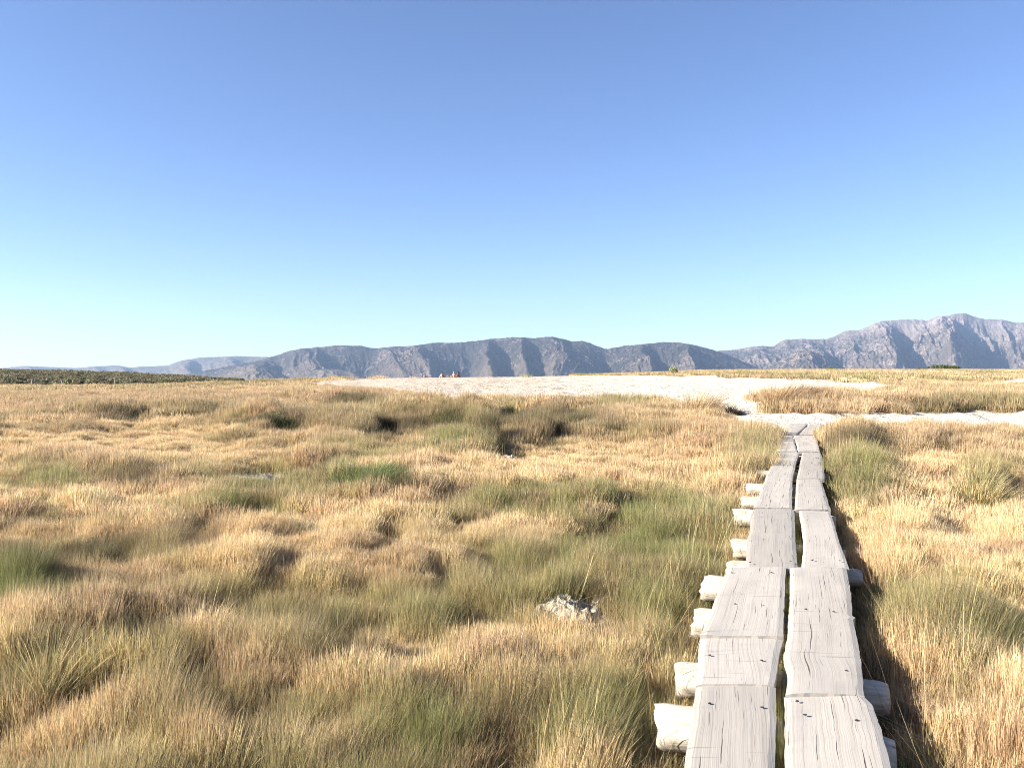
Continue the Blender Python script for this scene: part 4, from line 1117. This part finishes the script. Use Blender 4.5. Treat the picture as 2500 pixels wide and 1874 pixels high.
tussock("dry_stems", "sheaf of reddish tan dry stems in the shadow right of the planks", "stems", 2160, 1470, .42, .46, (.50, .28, .15), 70, .0052, .35, .12, .06, depthw=.9, col2=(.55, .42, .22))
tussock("grass_tuft", "little green tuft growing up through the gap between the planks", "tuft", 1956, 1388, .06, .34, (.26, .30, .09), 60, .004, .2, .4, .06, depthw=.5)
tussock("grass_tuft", "green tuft low in the plank gap, between the third pair of planks", "tuft", 1953, 1300, .05, .32, (.24, .28, .09), 40, .005, .2, .4, .05, depthw=.7)
tussock("grass_tuft", "sparse yellow-green tuft in the gap between the two nearest plank rows", "tuft", 1921, 1640, .05, .33, (.40, .38, .14), 40, .0034, .15, .4, .04, depthw=.6)

# ----------------------------------------------------------------- shrubs on the skyline
def twig_material():
    m, nt, out = material("grey_twigs")
    principled(nt, out, ramp(nt, noise(nt, pos(nt), 12, 3), [(.3, (.10, .08, .06)), (.7, (.22, .18, .14))]), .9, .1)
    return m
TWIG = twig_material()
def shrub(name, label, u, v, Y, w, h, col, n, leaf, seed):
    g = np.random.default_rng(seed)
    X = (u - 1250) / FPX * Y
    z = float(ground_z(np.array([X]), np.array([Y]))[0])
    e = empty(name, (X, Y, z), label, "shrub")
    V, Q, rn, tt = bush_blobs(n, w * .55, h, leaf, g)
    V[:, 2] += .08 * h
    me = np_mesh("foliage", V, Q)
    c = np.repeat(np.clip(np.array(col)[None, :] * (1 + g.normal(0, .18, (n, 1))), .02, .8), 4, axis=0)
    add_attr(me, "col", 'FLOAT_COLOR', 'POINT', np.concatenate([c, np.full((len(c), 1), .2)], 1))
    add_attr(me, "rnd", 'FLOAT', 'POINT', rn); add_attr(me, "t", 'FLOAT', 'POINT', np.array(tt) * .6)
    link("foliage", me, GRASS_G, e)
    n2 = 26; a = g.uniform(0, 6.28, n2)
    b = np.stack([np.cos(a) * w * .06, np.sin(a) * w * .06, np.full(n2, -.1)], -1)
    V, Q, T, rn, t = blades(b, g.uniform(.5, .95, n2) * h, np.full(n2, .04 * h), a, g.uniform(.1, .9, n2), g.uniform(0, .3, n2), [1, .8, .6, .4], g)
    link("stem", np_mesh("stem", V, Q, T), TWIG, e)
    return e
shrub("round_shrub", "single rounded grey-green shrub on the skyline of the sand flat", 1645, 914, 104, 1.35, .95, (.34, .36, .18), 900, .10, 5)
shrub("willow_thicket", "widest bright green willow thicket before the rocky mountain", 2312, 905, 236, 8.0, 1.35, (.085, .115, .045), 2200, .26, 6)
shrub("willow_thicket", "low green willow patch just left of the widest thicket", 2250, 906, 238, 3.6, .6, (.10, .13, .05), 900, .22, 7)
shrub("willow_thicket", "faint low green patch below the small dark foothill", 2030, 906, 238, 4.0, .7, (.14, .17, .06), 800, .22, 8)

# ----------------------------------------------------------------- posts and a stake
def post_mesh(h, r, seed, lean=0.0):
    n, m_ = 12, 10
    s = np.linspace(0, 1, n); a = np.linspace(0, 2 * np.pi, m_, endpoint=False)
    S, A = np.meshgrid(s, a, indexing='ij')
    rr = r * (1.08 - .16 * S) * (1 + (fbm(A * 1.1 + seed, S * 4, seed, 2) - .5) * .25)
    V = np.stack([rr * np.cos(A) + lean * S * h + .01 * np.sin(S * 5 + seed), rr * np.sin(A), S * h - .25 * (1 - S) + (S > .99) * np.cos(A) * r * .35], -1).reshape(-1, 3)
    i = np.arange(n - 1)[:, None] * m_ + np.arange(m_)[None, :]; j = np.arange(n - 1)[:, None] * m_ + (np.arange(m_)[None, :] + 1) % m_
    F = np.stack([i, j, j + m_, i + m_], -1).reshape(-1, 4)
    V = np.concatenate([V, [[lean * h, 0, h * 1.01]]]); k = np.arange(m_)
    T = np.stack([np.full(m_, len(V) - 1), (n - 1) * m_ + k, (n - 1) * m_ + (k + 1) % m_], -1)
    return np_mesh("fence_post", V, F, T)
def post_material():
    m, nt, out = material("weathered_post_wood")
    g = noise(nt, vmul(nt, pos(nt), (9, 9, 1.2)), 3, 4)
    principled(nt, out, ramp(nt, g, [(.3, (.20, .17, .13)), (.7, (.42, .37, .30))]), .9, .1, bump(nt, g, .5, .01))
    return m
POST = post_material()
for u, vt, vb, lab in ((78, 926, 947, "weathered fence post farthest left before the sagebrush hill"), (151, 928, 945, "shortest weathered fence post, second from the left before the sagebrush hill"), (281, 920, 945, "tallest weathered fence post, standing apart to the right before the sagebrush hill")):
    Y = 101.0; X = (u - 1250) / FPX * Y
    z = float(ground_z(np.array([X]), np.array([Y]))[0])
    zt = at_depth(u, vt, Y).z
    o = link("fence_post", post_mesh(zt - z, .085, int(u), .02), POST, None, (X, Y, z))
    tag(o, lab, "fence post", "posts of an old fence at the foot of the hill")
p = foot(1338, 1092)
o = link("stake", post_mesh(.38, .016, 3, .01), POST, None, p)
tag(o, "thin pale stake upright in the dark hollow of the marsh", "stake")

# ----------------------------------------------------------------- crusted earth hummocks
def earth_material():
    m, nt, out = material("crusted_pale_earth")
    P = pos(nt)
    n1 = noise(nt, P, 24, 5, .7); n2 = noise(nt, P, 90, 3, .6)
    c = ramp(nt, n1, [(.32, (.10, .08, .06)), (.46, (.40, .35, .26)), (.70, (.56, .50, .39))])
    principled(nt, out, c, .95, .05, bump(nt, n2, .7, .01, bump(nt, n1, .9, .03)))
    return m
EARTH = earth_material()
def hummock(label, u, v, w, h, seed, d=None):
    p = foot(u, v)
    n, m_ = 36, 60
    s = np.linspace(0, 1, n); a = np.linspace(0, 2 * np.pi, m_, endpoint=False)
    S, A = np.meshgrid(s, a, indexing='ij')
    rr = S * (1 + (fbm(np.cos(A) * 1.3 + seed, np.sin(A) * 1.3, seed, 3) - .5) * .7)
    X = rr * np.cos(A) * w * .5; Y = rr * np.sin(A) * (d or w) * .5
    Z = h * np.clip(1 - S ** 2, 0, 1) ** .8 * (.75 + .6 * fbm(X * 6 / w * .4 + seed, Y * 6 / w * .4, seed + 3, 3)) - .04 * S
    Z += (ridged(X * 14, Y * 14, seed + 7, 3) - .5) * .085 * (1 - S ** 4)
    Z += ground_z(X + p.x, Y + p.y) - p.z
    i = np.arange(n - 1)[:, None] * m_ + np.arange(m_)[None, :]; j = np.arange(n - 1)[:, None] * m_ + (np.arange(m_)[None, :] + 1) % m_
    F = np.stack([i, i + m_, j + m_, j], -1).reshape(-1, 4)
    o = link("earth_hummock", np_mesh("earth_hummock", np.stack([X, Y, Z], -1).reshape(-1, 3), F), EARTH, None, p)
    return tag(o, label, "earth mound")
hummock("largest pale crusted earth hummock, bare among the green grass left of the planks", 1380, 1500, .60, .075, 3, .55)
hummock("small pale crust of earth beside the larger bare hummock", 1462, 1480, .16, .06, 5)
hummock("flat grey crust of earth low in the grass, left of the larger bare hummock", 1262, 1505, .22, .04, 6)
hummock("pale rocky earth lump at the near end of the dark hollow", 1245, 1122, .55, .09, 8, .6)
hummock("broken pale crust of earth before the green and gold tussock", 2368, 1258, .42, .09, 9)
hummock("pale crust of earth between brown grass, nearest the planks on their right", 2258, 1236, .30, .08, 10)

# ----------------------------------------------------------------- the bathers on the crest of the sand
def flat_mat(name, col, rough=.6):
    m, nt, out = material(name)
    n = noise(nt, pos(nt), 14, 3)
    c = mixc(nt, ramp(nt, n, [(.35, 0.0), (.65, .35)]), col, tuple(.75 * x for x in col))
    principled(nt, out, c, rough, .3)
    return m
SKINS = {"pale": flat_mat("pale_skin", (.44, .31, .24)), "tan": flat_mat("tanned_skin", (.20, .10, .07))}
HAIRS = {"dark": flat_mat("dark_hair", (.025, .02, .018)), "grey": flat_mat("grey_blue_cap", (.22, .27, .34)), "brown": flat_mat("brown_hair", (.07, .04, .03))}
CLOTH = {"white": flat_mat("white_swimwear", (.70, .68, .66)), "maroon": flat_mat("maroon_swimwear", (.16, .04, .04)), "black": flat_mat("black_swimwear", (.03, .03, .035))}

def person(label, u, headv, Y, skin, hair, cloth, face=0.0, bend=0.15, side=0.0, knees=True):
    """a seated bather; face = heading (0 looks away from the walk), bend = forward lean, side = sideways lean"""
    X = (u - 1250) / FPX * Y
    z0 = float(ground_z(np.array([X]), np.array([Y]))[0])
    R = Matrix.Rotation(face, 3, 'Z')
    def up(t, fwd=0.0, lat=0.0):        # a point of the trunk t metres above the seat
        return Vector((lat + math.sin(side) * t, fwd + math.sin(bend) * t, .11 + math.cos(bend) * math.cos(side) * t))
    V = []; E = []; Rd = []
    def add(p, r, parent=None):
        V.append(R @ Vector(p)); Rd.append(r)
        if parent is not None: E.append((parent, len(V) - 1))
        return len(V) - 1
    pel = add(up(0), .125)
    wai = add(up(.18), .115, pel); che = add(up(.36), .135, wai); sho = add(up(.47), .10, che)
    nec = add(up(.56), .052, sho); jaw = add(up(.63, .015), .070, nec); hed = add(up(.70, .01), .088, jaw); crn = add(up(.77), .070, hed)
    add(up(.685, .10), .014, hed)       # nose
    hands = []
    for s in (-1, 1):
        a = add(up(.46, 0, s * .17), .055, sho); el = add(up(.20, .08, s * .24), .040, a)
        wr = add(up(.02, .26, s * .20), .028, el); pm = add(up(0, .33, s * .18), .034, wr)
        for q in range(4): add(up(-.01 - .012 * q, .41 + .01 * (q in (1, 2)), s * .18 + (q - 1.5) * .020), .010, pm)
        add(up(.02, .35, s * .13), .011, pm)
        h = add(up(-.01, .03, s * .10), .095, pel); kn = add(Vector((s * .17, .44, .34 if knees else .14)), .062, h)
        an = add(Vector((s * .14, .66 if not knees else .52, .07)), .042, kn); add(Vector((s * .15, (.66 if not knees else .52) + .16, .04)), .036, an)
    me = bpy.data.meshes.new("person"); me.from_pydata([tuple(p) for p in V], E, []); me.update()
    o = link("person", me, SKINS[skin], None, (X, Y, z0))
    sk = o.modifiers.new("skin", 'SKIN'); sk.use_smooth_shade = True
    for i, r in enumerate(Rd): me.skin_vertices[0].data[i].radius = (r, r)
    me.skin_vertices[0].data[0].use_root = True
    sb = o.modifiers.new("smooth", 'SUBSURF'); sb.levels = 1; sb.render_levels = 2
    tag(o, label, "person")
    # hair or cap: a shell over crown and back of the head
    def shell(name, centre, rx, ry, rz, keep, mat, wob=.06):
        n, m_ = 10, 16
        S, A = np.meshgrid(np.linspace(0, 1, n), np.linspace(0, 2 * np.pi, m_, endpoint=False), indexing='ij')
        T = S * keep
        wv = 1 + (fbm(A * 2, S * 4, int(u), 2) - .5) * wob
        P = np.stack([rx * np.sin(T) * np.cos(A) * wv, ry * np.sin(T) * np.sin(A) * wv, rz * np.cos(T)], -1).reshape(-1, 3)
        i = np.arange(n - 1)[:, None] * m_ + np.arange(m_)[None, :]; j = np.arange(n - 1)[:, None] * m_ + (np.arange(m_)[None, :] + 1) % m_
        F = np.stack([i, i + m_, j + m_, j], -1).reshape(-1, 4)
        c = o.matrix_world
        P = np.array([list(R @ (Vector(q) + Vector(centre))) for q in P])
        h = link(name, np_mesh(name, P, F), mat, o)
        md = h.modifiers.new("thick", 'SOLIDIFY'); md.thickness = .012; md.offset = 1
        return h
    hc = up(.725, -.018)
    shell("cap" if hair == "grey" else "hair", hc, .094, .102, .098, 1.75, HAIRS[hair], .12)
    w = up(.0); shell("swim_shorts", (w.x, w.y + .02, w.z - .02), .20, .18, .14, 2.2, CLOTH[cloth], .05)
    return o
person("bather with a grey-blue cap lying low, farthest left on the crest", 1043, 918, 92.0, "pale", "grey", "black", face=math.radians(-60), bend=-.95, knees=False)
person("pale-backed bather with dark hair bending forward on the crest", 1073, 910, 91.2, "pale", "dark", "white", face=math.radians(-75), bend=.5)
person("tanned bather half hidden behind the pale one bending forward", 1081, 914, 93.0, "tan", "dark", "maroon", face=math.radians(20), bend=.5)
person("upright bather in a grey-blue cap with a pale back", 1108, 909, 91.5, "pale", "grey", "white", face=math.radians(-15), bend=.03)
person("tanned bather with brown hair beside the upright one in the cap", 1116, 913, 92.5, "tan", "brown", "maroon", face=math.radians(-35), bend=.45)
person("dark-haired tanned bather farthest right of the group on the crest", 1122, 912, 91.8, "tan", "dark", "maroon", face=math.radians(60), bend=.35)
